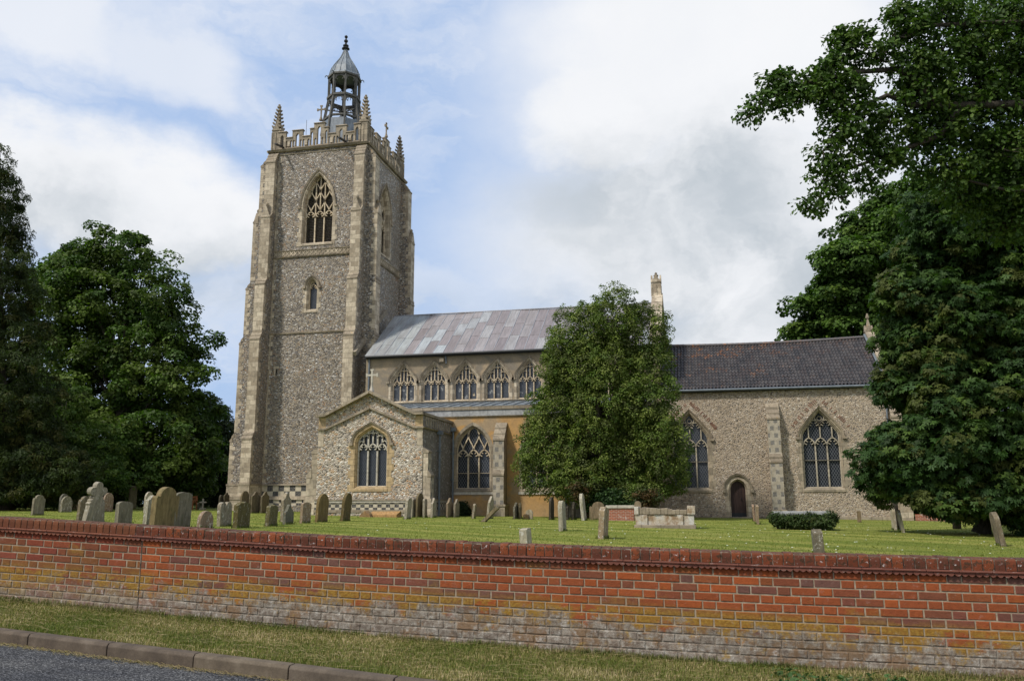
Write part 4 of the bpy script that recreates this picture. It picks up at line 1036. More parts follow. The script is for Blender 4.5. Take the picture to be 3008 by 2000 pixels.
# raking stones against the tower, gable parapet over the chancel arch
b = MB(); b.bar((TX1+.12, NY-.2, 11.5), (TX1+.12, RY, 15.6), .3, .24, 'ashlar_dark', (1, 0, 0)); b.build('tower_weathering', CH)
b = MB(); gp = [(NY-.15, 10.9), (NY-.15, 11.75), (RY, 15.72), (2*RY-NY+.15, 11.75), (2*RY-NY+.15, 10.9)]
b.prism([(NX1-.45, y, z) for y, z in gp], (.5, 0, 0), 'ashlar_dark', 'ashlar_pale')
for s_ in (1, -1):
    p0 = Vector((NX1-.2, RY-s_*(RY-NY+.2), 11.72)); p1 = Vector((NX1-.2, RY, 15.80)); L = (p1-p0)
    for i in range(9): b.bar(p0+L*(i/9+.004), p0+L*((i+1)/9-.004), .74, .16, 'ashlar', (0, -s_*.6, .8))
b.build('nave_gable_parapet', CH)
pinnacle(-2.45, RY, 15.55, .62, 1.15, 1.75, 'ashlar', False, name='gable_pinnacle')

# ---- south aisle
AY, AX0, AX1 = 48.5, -21.6, -2.6
S = south(AY); holes = []
for uc in (-13.08, -8.98, -4.9): holes.append(window(S, uc, .98, 2.45, 4.45, 5.95, lights=3, style='flow', sur=.16, head=4.2, surmat='ashlar_dark', tmat='tracery_stone', mul=.08, name='aisle_window', tooth=False, bars=(3.3,), hood=False))
b = MB(); slab(b, S, rect(AX0, AX1, .3, 6.6), holes, -.5, 0, 'render_ochre', back=False, skirt=False); b.box(AX0, AX1-.02, AY+.5, NY, .3, 6.6, 'render_ochre'); b.box(AX1-.3, AX1, AY+.002, AY+.52, .3, 6.59, 'render_ochre'); b.build('aisle', CH)
b = MB(); b.box(AX0, AX1+.03, AY-.045, AY+.35, 6.66, 7.02, 'ashlar_grey'); moulding(b, S, AX0, AX1+.04, 6.58, .08, .10, 'ashlar_dark')
b.box(AX0, AX1+.05, AY-.10, AY+.42, 7.02, 7.22, 'coping_stone'); b.build('aisle_parapet', CH)
b = MB(); b.hexa([(AX0, AY+.42, 7.1), (AX1, AY+.42, 7.1), (AX1, NY, 7.75), (AX0, NY, 7.75), (AX0, AY+.42, 7.30), (AX1, AY+.42, 7.30), (AX1, NY-.01, 8.0), (AX0, NY-.01, 8.0)], 'lead_plain')
for i in range(28): x = AX0+.2+.67*i; b.bar((x, AY+.42, 7.33), (x+.05, NY-.05, 8.02), .07, .05, 'lead_plain', (0, 0, 1))
b.build('lead_aisle_roof', CH)
AP = [(6.2, 5.15, .05, .85), (3.5, 3.15, .85, .95)]
for u0 in (-11.62, -7.2, -3.0): buttress(S, u0, u0+.62, AP, .3, 'flushwork', 'render_grey', name='aisle_buttress', quoin=True, plinth=[(1.5, 1.38, .14, 'coping_stone'), (1.38, .3, .10, 'ashlar_dark')])
b = MB(); b.tube([(-7.55, AY-.12, 6.6), (-7.55, AY-.12, 1.0)], .06, 'iron_pipe', 8); b.build('aisle_downpipe', CH)
for uc in (-13.08, -8.98, -4.9):
    b = MB(); b.box(uc-1.35, uc+1.35, AY-.06, AY+.05, 2.05, 2.20, 'ashlar_pale'); b.build('aisle_sill_ledge', CH)

# ---- south porch
PY, PX0, PX1, PXC = 43.0, -20.34, -14.35, -17.35
S = south(PY); E2 = east(PX1)
hole = window(S, -17.24, .80, 2.5, 4.75, 5.5, kind='four', r=.5, lights=3, style='perp', sur=.22, surmat='ashlar_yellow', tmat='ashlar_pale', gmat='leaded_glass_fine', head=4.35, mul=.085, name='porch_window')
gab = [(PX0, 1.75), (PX1, 1.75), (PX1, 6.22), (PX1-.45, 6.22), (PXC, 7.42), (PX0+.45, 6.22), (PX0, 6.22)]
b = MB(); slab(b, S, gab, [hole], -.5, 0, 'flint_porch', back=False, skirt=False)
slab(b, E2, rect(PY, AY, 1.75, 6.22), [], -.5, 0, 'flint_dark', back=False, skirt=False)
b.box(PX0, PX1-.5, PY+.5, AY, .3, 6.0, 'flint_porch'); b.add([(PX0, PY, .3), (PX0, PY+.52, .3), (PX0, PY+.52, 6.22), (PX0, PY, 6.22)], [(3, 2, 1, 0)], 'flint_porch'); b.prism([(PX0+.45, PY+.02, 6.2), (PX1-.45, PY+.02, 6.2), (PXC, PY+.02, 7.40)], (0, .35, 0), 'flint_porch'); b.build('porch', CH)
b = MB()
for x in (PX0, PX1-.42):
    b.box(x, x+.42, PY-.012, PY+.02, 5.62, 6.18, 'ashlar_yellow'); b.box(x+(.0 if x < -18 else .1), x+(.32 if x < -18 else .42), PY-.012, PY+.02, 4.6, 5.5, 'ashlar')
def rake(b, z_off, w_, d, m, lo, hi):
    for s_ in (-1, 1):
        xe = PXC+s_*(PX1-PXC-.42); p0 = Vector((xe, PY, lo)); p1 = Vector((PXC, PY, hi))
        b.bar(p0+Vector((0, -d/2+.1, 0)), p1+Vector((0, -d/2+.1, 0)), w_, d, m, (0, -1, 0))
        xo = PX1 if s_ > 0 else PX0; b.box(min(xe, xo)-(.07 if s_ < 0 else 0), max(xe, xo)+(.07 if s_ > 0 else 0), PY-d+.1, PY+.1, lo-w_*.5, lo+w_*.5, m)
rake(b, 0, .14, .42, 'coping_stone', 6.29, 7.52); rake(b, 0, .10, .22, 'coping_stone', 5.56, 6.66)
b.box(PX1-.45, PX1+.07, PY, AY, 6.22, 6.36, 'coping_stone'); moulding(b, E2, PY, AY, 5.51, .10, .12)
for i in range(13): y = PY+.45+i*.4; b.box(PX1, PX1+.025, y, y+.16, 5.66, 6.18, 'ashlar_dark')
b.build('porch_coping', CH)
b = MB()
for F, a, c in ((S, PX0-.05, PX1+.05), (E2, PY-.05, AY)):
    for z0, z1, d, m in ((1.72, 1.80, .12, 'coping_stone'), (1.60, 1.72, .09, 'ashlar_pale'), (1.24, 1.60, .05, 'flush_chequer'), (1.10, 1.24, .12, 'coping_stone'), (.3, 1.10, .09, 'flint_porch')):
        b.hexa([F.P(a, z0, -.02), F.P(c, z0, -.02), F.P(c, z0, d), F.P(a, z0, d), F.P(a, z1, -.02), F.P(c, z1, -.02), F.P(c, z1, d), F.P(a, z1, d)], m)
b.build('porch_plinth', CH)
b = MB(); b.prism([(PX0+.3, PY+.3, 5.9), (PX1-.3, PY+.3, 5.9), (PXC, PY+.3, 7.1)], (0, AY-PY-.3, 0), 'lead_plain'); b.build('porch_roof', CH)
b = MB(); cross(b, PXC, PY+.1, 7.55, 1.0, 'ashlar_pale'); b.build('gable_cross', CH)
buttress(E2, PY+.05, PY+.6, [(4.5, 4.25, .0, .30), (3.3, 3.0, .30, .45)], .3, 'flushwork', 'ashlar', name='porch_buttress', plinth=[(1.8, .3, .08, 'ashlar')])
buttress(west(PX0), -PY-.6, -PY-.05, [(4.6, 4.3, .0, .35), (3.4, 3.0, .35, .62)], .3, 'ashlar', 'ashlar_dark', name='porch_buttress', plinth=[(1.8, .3, .08, 'ashlar')])
b = MB()
for y, zt in ((PY+2.6, 5.35), (AY-.25, 5.75)):
    b.tube([(PX1+.14, y, .5), (PX1+.14, y, zt)], .062, 'iron_pipe', 8); b.box(PX1+.02, PX1+.3, y-.16, y+.16, zt, zt+.22, 'iron_pipe')
    for z in (1.2, 2.9, 4.4): b.box(PX1+.02, PX1+.23, y-.09, y+.09, z, z+.06, 'iron_pipe')
b.build('porch_downpipe', CH)

# ---- chancel
CY, CX0, CX1 = 53.0, -2.3, 11.35
S = south(CY); holes = []
for uc in (-.54, 7.06): holes.append(window(S, uc, 1.0, 2.45, 5.35, 6.85, kind='four', r=.62, lights=3, style='panel', sur=.15, surmat='ashlar_dark', tmat='tracery_grey', head=4.85, mul=.075, name='chancel_window', bars=(4.0,)))
# priest's door
dl, dr, dz0, dzs, dza = 1.71, 2.58, .6, 2.3, 2.84
da_ = (dr-dl)/2; duc = (dl+dr)/2; DO = lambda off: outline(duc, da_, dz0, dzs, dza, 'two', off, soff=0)
holes.append(DO(.10))
b = MB(); slab(b, S, rect(CX0, CX1, .3, 8.3), holes, -.6, 0, 'flint_chancel', back=False, skirt=False); b.box(CX0, CX1-.01, CY+.6, 63, .3, 8.2, 'flint_chancel'); b.box(CX1-.3, CX1, CY+.002, 62.9, .3, 8.25, 'flint_chancel'); b.build('chancel', CH)
b = MB(); slab(b, S, DO(.30), [DO(.10)], -.02, .012, 'ashlar', back=False); loft(b, S, DO(.10), .012, DO(0), -.2, 'ashlar'); loft(b, S, DO(0), -.2, DO(0), -.32, 'ashlar')
A1, A2 = arch(da_, dza-dzs, 'two', .30), arch(da_, dza-dzs, 'two', .42)
l1 = [(duc+x, dzs+q) for x, q in A1]+[(duc-x, dzs+q) for x, q in reversed(A1[:-1])]; l2 = [(duc+x, dzs+q) for x, q in A2]+[(duc-x, dzs+q) for x, q in reversed(A2[:-1])]
for i in range(len(l1)-1): b.hexa([S.P(*l1[i], .0), S.P(*l2[i], .0), S.P(*l2[i+1], .0), S.P(*l1[i+1], .0), S.P(*l1[i], .08), S.P(*l2[i], .13), S.P(*l2[i+1], .13), S.P(*l1[i+1], .08)], 'ashlar_dark')
for s_ in (-1, 1): b.box(duc+s_*(da_+.38)-.08, duc+s_*(da_+.38)+.08, CY-.15, CY, dzs-.15, dzs+.02, 'ashlar_dark')
dsur = b.build('doorway', CH)
b = MB(); slab(b, S, DO(0), [], -.34, -.30, 'door_oak', back=False); 
for z in (.95,): b.box(dl, dr, CY+.26, CY+.30, dz0, z, 'black_iron')
b.build('door', dsur)
b = MB(); b.tube([(dl+.62, CY+.27, 1.65), (dl+.62, CY+.24, 1.75), (dl+.62, CY+.27, 1.85)], .02, 'black_iron', 6); b.build('door_handle', dsur)
# relieving arches of thin red bricks
rs = random.Random(3)
for uc in (-.54, 7.06):
    b = MB(); A = arch(1.0, 1.5, 'four', .62, r=.62, seg=14)
    P_ = [(uc+x, 5.35+q) for x, q in A]+[(uc-x, 5.35+q) for x, q in reversed(A[:-1])]
    for (p, q) in zip(P_, P_[1:]):
        L = math.hypot(q[0]-p[0], q[1]-p[1]); n_ = max(1, int(L/.10))
        for i in range(n_):
            if rs.random() < .4: continue
            t = (i+.5)/n_; x, z = p[0]+(q[0]-p[0])*t, p[1]+(q[1]-p[1])*t
            if z < 5.9: continue
            dx, dz = (q[0]-p[0])/L, (q[1]-p[1])/L; nx, nz = -dz, dx
            if nx*(x-uc)+nz*.8 < 0: nx, nz = -nx, -nz
            g = rs.uniform(.7, 1.2); b.col = (.20*g, .10*g, .065*g); l_ = rs.uniform(.16, .26)
            b.bar(S.P(x, z, .006), S.P(x+nx*l_, z+nz*l_, .006), .05, .02, 'tile_red', (0, -1, 0))
    b.build('relieving_arch', CH)
CBP = [(7.42, 6.45, .04, .55), (4.42, 3.88, .55, .72)]
buttress(S, 4.02, 4.72, CBP, .3, 'flushwork', 'flint_chancel', name='chancel_buttress', plinth=[(1.14, .3, .10, 'ashlar')])
buttress(S, 10.95, 11.5, [(7.2, 6.4, .04, .5), (4.4, 3.9, .5, .7)], .3, 'ashlar', 'flint_chancel', name='chancel_buttress', plinth=[(1.14, .3, .10, 'ashlar')])
b = MB(); b.box(CX0, CX1+.05, CY-.09, CY, .3, .72, 'ashlar_dark'); b.build('chancel_plinth', CH)
b = MB(); b.tube([(CX0+.2, CY-.26, 8.32), (11.0, CY-.26, 8.30)], .075, 'iron_pipe', 8); b.box(CX0+.2, 11.0, CY-.18, CY+.1, 8.2, 8.36, 'black_iron')
b.tube([(10.8, CY-.2, 8.25), (10.8, CY-.12, 8.0), (10.8, CY-.12, .6)], .05, 'iron_pipe', 8); b.build('chancel_gutter', CH)
# pantiles, modelled as waves stepped course by course
ey, ez, rz = CY-.22, 8.42, 12.10; nrow, tw = 15, .205; X0r, X1r = -2.18, 10.95
ntile = int((X1r-X0r)/tw); seg = 6; sl_ = Vector((0, RY-ey, rz-ez)); sn_ = Vector((0, -(rz-ez), RY-ey)).normalized()
vs = []; fs = []; fc = []
rs = random.Random(9); cols_ = ntile*seg+1
wave = [.045*(math.sin(2*math.pi*(i % seg)/seg+.4)+.25*math.sin(4*math.pi*(i % seg)/seg)) for i in range(cols_)]
for r in range(nrow):
    for e, off in ((0, .035), (1.04, 0)):
        t = (r+e)/nrow
        for i in range(cols_):
            x = X0r+(X1r-X0r)*i/(cols_-1); jj = .006*mnoise.noise(Vector((x*3, r*1.7, 0)))
            sag = -.12*math.sin(math.pi*(x-X0r)/(X1r-X0r))*t-.04*(1-(x-X0r)/(X1r-X0r))*t
            vs.append(Vector((x, ey, ez))+sl_*t+sn_*(wave[i]+off+jj)+Vector((0, 0, sag)))
    k0 = (2*r)*cols_; k1 = k0+cols_
    tc_ = [rs.choice([(.062, .056, .055), (.045, .042, .043), (.078, .070, .067), (.060, .050, .048)]) for _ in range(ntile+1)]
    for i in range(cols_-1):
        fs.append((k0+i, k0+i+1, k1+i+1, k1+i)); fc.append(tc_[i//seg])
        if r: kk = k0-cols_; fs.append((kk+i, kk+i+1, k0+i+1, k0+i)); fc.append((.03, .03, .03))
b = MB(); n0 = len(b.v); b.v = [tuple(v) for v in vs]; b.mi('pantile'); b.f = [list(f) for f in fs]; b.m = [0]*len(fs); b.c = fc
b.col = (.10, .09, .088)
for i in range(36):
    x = X0r+(X1r-X0r)*i/36; q = lambda x: rz+.05-.12*math.sin(math.pi*(x-X0r)/(X1r-X0r))-.04*(1-(x-X0r)/(X1r-X0r)); b.tube([(x, RY, q(x)), (x+.37, RY, q(x+.37)+.01)], .11, 'pantile', 8)
b.col = (.075, .07, .072); b.add([(X0r, RY+(RY-ey), ez), (X1r, RY+(RY-ey), ez), (X1r, RY, rz-.12), (X0r, RY, rz-.12)], [(0, 1, 2, 3)], 'pantile')
b.build('pantile_roof', CH, smooth=False)
b = MB(); gp = [(CY-.1, 8.0), (CY-.1, 8.75), (RY, 12.50), (63.1, 8.75), (63.1, 8.0)]
b.prism([(CX1-.38, y, z) for y, z in gp], (.40, 0, 0), 'flint_chancel', 'coping_stone')
for s_ in (1, -1): b.bar((CX1-.18, RY-s_*(RY-CY+.2), 8.72), (CX1-.18, RY, 12.56), .52, .12, 'coping_stone', (0, -s_*.6, .8))
b.bar((CX1-.47, CY-.1, 8.66), (CX1-.47, RY-.1, 12.32), .16, .06, 'lead_plain', (0, -.6, .8))
b.build('chancel_gable_parapet', CH)
pinnacle(CX1-.2, RY, 12.3, .42, .3, 1.35, 'coping_stone', False, name='gable_pinnacle')
#YARD#
# ------------------------------------------------------------------ foliage
def ellipsoids(px, Yc, dj=0, seed=0, depth=.9):
    """lobes given as bearing/elevation of centre and radii, turned into solids at distance Yc"""
    rs = random.Random(seed); out = []
    for it in px:
        x, y, rx, ry = it[:4]; Y = it[4] if len(it) > 4 else Yc+rs.uniform(-dj, dj)
        c = at(x, y, Y); ax = abs(at(x+rx, y, Y).x-c.x); az = abs(at(x, y-ry, Y).z-c.z)
        out.append((c.x, c.y, c.z, ax, max(ax, az)*depth, az))
    return out
def leaves(name, parent, lobes, ncl, per, size, crad, pal, seed, flat=.6, droop=.3, kind='kite', rmin=.62, aspect=.55, lump=.22, upb=.6, zmin=None, twig=0, branch=None, shell=1.03):
    rs = np.random.RandomState(seed)
    L = np.array(lobes, np.float64); area = (L[:, 3]*L[:, 5]+L[:, 3]*L[:, 4])**.9; pr = area/area.sum()
    li = rs.choice(len(L), ncl, p=pr); d = rs.normal(size=(ncl, 3)); d /= np.linalg.norm(d, axis=1)[:, None]
    r = rmin+(shell-rmin)*rs.rand(ncl)**.55
    nz = np.array([mnoise.noise(Vector((a*1.6+i*7.1, b_*1.6, c_*1.6))) for (a, b_, c_), i in zip(d, li)])
    r = r*(1+lump*nz*1.6)
    C = L[li, :3]+d*L[li, 3:6]*r[:, None]
    keep = np.ones(ncl, bool)
    for j in range(len(L)):       # drop what lies deep inside another lobe
        q = (C-L[j, :3])/L[j, 3:6]; keep &= ~((np.linalg.norm(q, axis=1) < rmin*.8) & (li != j))
    if zmin is not None: keep &= C[:, 2] > zmin
    C = C[keep]; d = d[keep]; m = len(C)
    N = m*per; ci = np.repeat(np.arange(m), per)
    # every clump is a small lumpy dome: leaves lie on its skin, mostly on the upper and outer side
    cr = crad*rs.uniform(.55, 1.25, m)[ci]
    dd = rs.normal(size=(N, 3)); dd /= np.linalg.norm(dd, axis=1)[:, None]
    dd = dd+d[ci]*.45+np.array([0, 0, .35]); dd /= np.linalg.norm(dd, axis=1)[:, None]
    off = dd*(cr*(1-.45*rs.rand(N)**2))[:, None]; off[:, 2] *= flat; P = C[ci]+off
    out = d[ci]*.5+dd
    nrm = dd*.8+np.array([0, 0, upb*.6])+rs.normal(size=(N, 3))*.36; nrm /= np.linalg.norm(nrm, axis=1)[:, None]
    t = out*.5+rs.normal(size=(N, 3))*.8+np.array([0, 0, -droop]); t -= nrm*(t*nrm).sum(1)[:, None]; t /= np.linalg.norm(t, axis=1)[:, None]+1e-9
    s = np.cross(nrm, t); sz = size*rs.uniform(.6, 1.35, N)
    palA = np.array(pal, np.float64); cc = palA[rs.randint(len(pal), size=m)][ci]*rs.uniform(.65, 1.35, (N, 1))*np.array([1, 1, 1])
    if kind == 'kite':
        sh = [(0, 0, 0), (.5, .5*aspect, .08), (1, 0, -.06), (.5, -.5*aspect, .08)]; faces = [[0, 1, 2, 3]]
    elif kind == 'oak':
        sh = [(0, 0, 0), (.3, .16, .03), (.42, .30, .06), (.62, .20, .04), (.78, .28, .05), (1, 0, -.05), (.78, -.28, .05), (.62, -.20, .04), (.42, -.30, .06), (.3, -.16, .03)]; faces = [[0, 1, 2, 3, 4, 5], [0, 5, 6, 7, 8, 9]]
    elif kind == 'palm':
        sh = [(0, 0, 0)]; faces = []
        for a in (-2.0, -1.05, 0, 1.05, 2.0):
            l = 1-.14*abs(a); k = len(sh); ca, sa = math.cos(a*.85), math.sin(a*.85)
            for (q, e) in ((.55, .17), (1, 0), (.55, -.17)): sh.append((q*l*ca-e*sa, q*l*sa+e*ca, -.16*q))
            faces.append([0, k, k+1, k+2])
    elif kind == 'spray':
        sh = [(0, 0, 0), (.3, .16, 0), (.55, .05, -.03), (.75, .18, -.08), (1, 0, -.18), (.75, -.18, -.08), (.55, -.05, -.03), (.3, -.16, 0)]; faces = [[0, 1, 2, 3, 4], [0, 4, 5, 6, 7]]
    S_ = np.array(sh); K = len(S_)
    V = P[:, None, :]+(t[:, None, :]*S_[None, :, 0:1]+s[:, None, :]*S_[None, :, 1:2]+nrm[:, None, :]*S_[None, :, 2:3])*sz[:, None, None]
    o_ = np.array(parent['_o']); V = (V-o_).reshape(-1, 3).astype(np.float32)
    me = bpy.data.meshes.new(name); me.vertices.add(len(V)); me.vertices.foreach_set('co', V.ravel())
    base_ = (np.arange(N)*K)[:, None]; lp = np.concatenate([base_+np.array([f]) for f in faces], 1).astype(np.int32); nl = lp.shape[1]
    me.loops.add(N*nl); me.loops.foreach_set('vertex_index', lp.ravel())
    st = np.cumsum([0]+[len(f) for f in faces[:-1]]); me.polygons.add(N*len(faces))
    me.polygons.foreach_set('loop_start', (np.arange(N)[:, None]*nl+st[None, :]).ravel().astype(np.int32))
    me.materials.append(MATS['leaf']); me.update(calc_edges=True)
    ca = me.attributes.new('Col', 'FLOAT_COLOR', 'POINT'); arr = np.ones((N, K, 4), np.float32); arr[:, :, :3] = cc[:, None, :]; ca.data.foreach_set('color', arr.ravel())
    o = bpy.data.objects.new(name, me); COL.objects.link(o); o.parent = parent; o['_o'] = tuple(o_)
    if twig and branch is not None:
        idx = rs.choice(m, min(m, twig), replace=False)
        for i in idx:
            c = Vector(C[i]); lc = Vector(L[np.argmin(((L[:, :3]-C[i])**2).sum(1)), :3]); a = lc.lerp(c, .15); mid = a.lerp(c, .5)+Vector((0, 0, -.05))+Vector(rs.normal(size=3))*.06*(c-a).length
            branch.tube([a, mid, c], [.010*(1+size*4), .007*(1+size*3), .003], 'bark', 4, cap=False)
    return o
def tree(name, label, cat, base, trunk_r, lobes, ncl, per, size, crad, pal, seed, th=None, group=None, limbs=1.0, twig=120, forks=True, stems=1, **kw):
    t = thing(name, label, cat, base, group)
    b = MB(); base = Vector(base); rs = random.Random(seed)
    zc = sorted(l[2] for l in lobes); ctr = Vector((sum(l[0] for l in lobes)/len(lobes), sum(l[1] for l in lobes)/len(lobes), 0))
    ztop_ = max(l[2]+l[5]*.5 for l in lobes); hi = max(lobes, key=lambda l: l[2]); top = Vector((hi[0], base.y, ztop_-.1*(ztop_-base.z)))
    for s_ in range(stems):
        jx = Vector((rs.uniform(-1, 1), rs.uniform(-1, 1), 0))*(.5 if stems > 1 else 0)
        n_ = 9; pts = [base+jx*.6+(top-base)*(i/(n_-1))+jx*(i/n_)*2+Vector((rs.uniform(-1, 1), rs.uniform(-1, 1), 0))*trunk_r*(.5 if i else 0) for i in range(n_)]
        rr = [trunk_r*(1.35 if i == 0 else (1-i/(n_-.6))**.8) for i in range(n_)]
        pts.insert(1, pts[0].lerp(pts[1], .2)); rr.insert(1, trunk_r)
        b.tube(pts, rr, 'bark', 9)
    for l in lobes:
        c = Vector(l[:3]); 
        if c.z < base.z+1: continue
        h = base.z+(c.z-base.z)*rs.uniform(.35, .65); a = Vector((base.x+(top.x-base.x)*(h-base.z)/(top.z-base.z), base.y, h))
        m1 = a.lerp(c, .4)+Vector((0, 0, .10*(c-a).length)); m2 = a.lerp(c, .75)+Vector((0, 0, .08*(c-a).length))
        r0 = trunk_r*.32*limbs; b.tube([a, m1, m2, c], [r0, r0*.7, r0*.45, r0*.2], 'bark', 6)
    leaves('crown', t, lobes, ncl, per, size, crad, pal, seed, twig=twig, branch=b, **kw)
    b.build('trunk', t, smooth=True)
    return t
HOLLY = [(.095, .140, .026), (.074, .116, .022), (.130, .168, .032), (.110, .142, .032), (.165, .198, .045), (.088, .104, .034)]
t0 = at(1800, 1512, 45.5)
lob = ellipsoids([(1800, 935, 80, 80), (1715, 985, 85, 80), (1880, 990, 90, 85), (1680, 1060, 80, 80), (1700, 1090, 95, 85), (1790, 1080, 90, 95), (1890, 1090, 85, 90), (1660, 1190, 95, 90), (1780, 1190, 110, 100), (1905, 1190, 90, 95),
                  (1630, 1300, 95, 85), (1740, 1310, 110, 100), (1860, 1310, 110, 100), (1940, 1310, 75, 85), (1590, 1365, 75, 70), (1640, 1240, 80, 80), (1700, 1410, 90, 55), (1830, 1400, 110, 70), (1935, 1400, 80, 60), (1880, 1450, 60, 32)], 45.5, .7, 1)
tree('evergreen_tree', 'broad conical evergreen tree in front of the nave aisle', 'tree', (t0.x, 45.5, ground(t0.x, 45.5)), .22, [(a, b_, c_, d_*1.0, e_, f_*1.02) for a, b_, c_, d_, e_, f_ in lob], 5600, 46, .12, .34, HOLLY, 2, stems=3, flat=.85, lump=.3, aspect=.55, twig=260, rmin=.55, shell=1.06, droop=.2, upb=.8)
LIME = [(.050, .092, .014), (.070, .118, .018), (.040, .076, .013), (.10, .145, .026), (.060, .088, .016)]
lob = ellipsoids([(372, 735, 75, 80), (300, 770, 85, 75), (215, 800, 80, 70), (150, 830, 50, 60), (425, 800, 72, 80), (470, 880, 55, 70), (260, 880, 120, 80), (380, 900, 120, 90), (160, 930, 90, 80), (470, 970, 75, 75),
                  (300, 1010, 140, 90), (430, 1060, 120, 85), (180, 1060, 120, 90), (545, 1000, 60, 32), (560, 1075, 45, 35), (520, 1110, 75, 70), (320, 1150, 150, 90), (470, 1190, 120, 80), (150, 1200, 130, 90), (570, 1200, 55, 60),
                  (280, 1290, 170, 90), (450, 1300, 140, 80), (120, 1330, 130, 90), (570, 1300, 60, 70), (350, 1390, 200, 60), (180, 1410, 150, 50), (520, 1390, 100, 55)], 60, 2.0, 3)
p = at(330, 1490, 60); tree('lime_tree', 'tall broad leafy tree rising over the gravestones between the dark conifer and the tower', 'tree', (p.x, 60, ground(p.x, 60)), .55, lob, 1500, 120, .27, 1.0, LIME, 4, flat=.6, lump=.5, twig=120, droop=.5, aspect=.75, rmin=.5, shell=1.08, upb=.8)
CON = [(.026, .042, .010), (.036, .054, .012), (.060, .062, .015), (.022, .034, .010), (.045, .064, .014)]
lob = ellipsoids([(-6, 500, 22, 60), (-5, 580, 38, 70), (-5, 670, 50, 80), (0, 770, 62, 90), (-10, 880, 90, 100), (0, 1000, 100, 110), (-20, 1120, 125, 110), (20, 1230, 120, 100), (-60, 1300, 150, 110), (60, 1370, 120, 80), (170, 1390, 90, 60), (-40, 1430, 160, 50)], 44, .6, 5)
p = at(20, 1490, 44); tree('cypress', 'dark narrow conifer at the far left edge reaching above the leafy tree', 'tree', (p.x, 44, ground(p.x, 44)), .4, lob, 3600, 60, .20, .42, CON, 6, flat=.9, lump=.4, kind='spray', droop=.9, twig=20, upb=.15, rmin=.6, shell=1.08)
p = at(255, 1492, 50); lob = ellipsoids([(180, 1180, 70, 80), (150, 1290, 110, 90), (240, 1330, 110, 80), (100, 1390, 120, 60), (230, 1410, 150, 45)], 51, .8, 8)
tree('young_beech_tree', 'low spreading leafy tree in front of the dark conifer, over the left gravestones', 'tree', (p.x-2, 51, ground(p.x, 51)), .22, lob, 620, 80, .18, .62, LIME, 9, flat=.5, lump=.4, twig=60, droop=.5, aspect=.7, rmin=.5)
YEW = [(.014, .026, .009), (.020, .034, .010), (.030, .045, .012)]
lob = ellipsoids([(630, 1230, 45, 50), (600, 1300, 75, 70), (660, 1310, 50, 70), (610, 1390, 90, 60), (670, 1400, 45, 50)], 72, 1, 10)
p = at(640, 1490, 72); tree('yew_tree', 'low dark yew just left of the tower foot', 'tree', (p.x, 72, ground(p.x, 60)), .4, lob, 380, 60, .36, .9, YEW, 11, kind='spray', lump=.4, droop=.5, twig=0, rmin=.5)
SYC = [(.045, .085, .014), (.065, .118, .018), (.036, .070, .012), (.085, .135, .02)]
lob = ellipsoids([(2700, 585, 90, 52), (2610, 625, 80, 50), (2530, 690, 80, 55), (2700, 680, 110, 70), (2490, 770, 80, 55), (2600, 770, 100, 65), (2460, 850, 85, 50), (2580, 860, 110, 60), (2720, 800, 120, 90), (2410, 920, 80, 45), (2520, 950, 110, 50), (2380, 980, 70, 30), (2680, 920, 120, 70), (2830, 700, 120, 120), (2850, 900, 120, 120), (2480, 1010, 130, 40), (2650, 1020, 120, 60)], 78, 3, 12)
p = at(2620, 1495, 78); tree('sycamore_tree', 'large layered tree standing behind the east end of the chancel roof', 'tree', (p.x, 78, .3), .7, lob, 1250, 110, .34, 1.25, SYC, 13, flat=.42, lump=.5, twig=150, droop=.4, aspect=.8, rmin=.55, shell=1.05, upb=1.0)
CHE = [(.028, .062, .012), (.042, .080, .016), (.024, .052, .012), (.056, .094, .016), (.060, .074, .016), (.036, .072, .020)]
lob = ellipsoids([(2790, 640, 110, 90), (2930, 620, 110, 110), (2740, 760, 110, 90), (2880, 780, 130, 110), (2690, 880, 95, 85), (2820, 920, 120, 100), (2950, 900, 110, 130), (2660, 990, 75, 75), (2740, 1060, 110, 95), (2880, 1080, 130, 110), (3010, 1050, 100, 150),
                  (2690, 1140, 60, 80), (2780, 1200, 120, 90), (2930, 1230, 130, 100), (2600, 1278, 45, 34), (2585, 1350, 52, 52), (2660, 1330, 85, 70), (2585, 1425, 48, 42), (2660, 1420, 65, 45), (2760, 1330, 130, 90), (2900, 1350, 140, 90), (2780, 1430, 120, 45), (2900, 1450, 120, 50), (3010, 1400, 100, 120), (3060, 1480, 90, 60), (3080, 700, 120, 200), (2745, 1462, 70, 34), (2840, 1478, 90, 36), (2950, 1490, 90, 40), (3040, 1505, 80, 40), (2840, 700, 130, 110), (2990, 760, 110, 130), (2640, 1130, 60, 60), (2960, 500, 110, 90)], 33, 1.0, 14)
p = at(2880, 1528, 34); tree('horse_chestnut_tree', 'horse chestnut with drooping hand-shaped leaves beside the chancel east wall', 'tree', (p.x, 34, ground(p.x, 34)), .26, lob, 3600, 38, .175, .5, CHE, 15, flat=.55, lump=.4, kind='palm', droop=.9, twig=200, rmin=.5, shell=1.05, upb=.75)
p = at(2808, 1520, 38); tk = thing('young_tree', 'thin bare trunk standing in the shade left of the thick chestnut trunk', 'tree', (p.x, 38, ground(p.x, 38))); b = MB()
b.tube([(p.x, 38, ground(p.x, 38)-.1), (p.x+.05, 38, 1.8), (p.x-.1, 38, 4), (p.x+.1, 38, 7)], [.17, .14, .12, .06], 'bark', 8); b.build('trunk', tk, smooth=True)
leaves('crown', tk, ellipsoids([(2800, 1250, 60, 60), (2830, 1150, 60, 70)], 38, 0, 1), 500, 5, .25, .3, CHE, 33, kind='palm', twig=0)
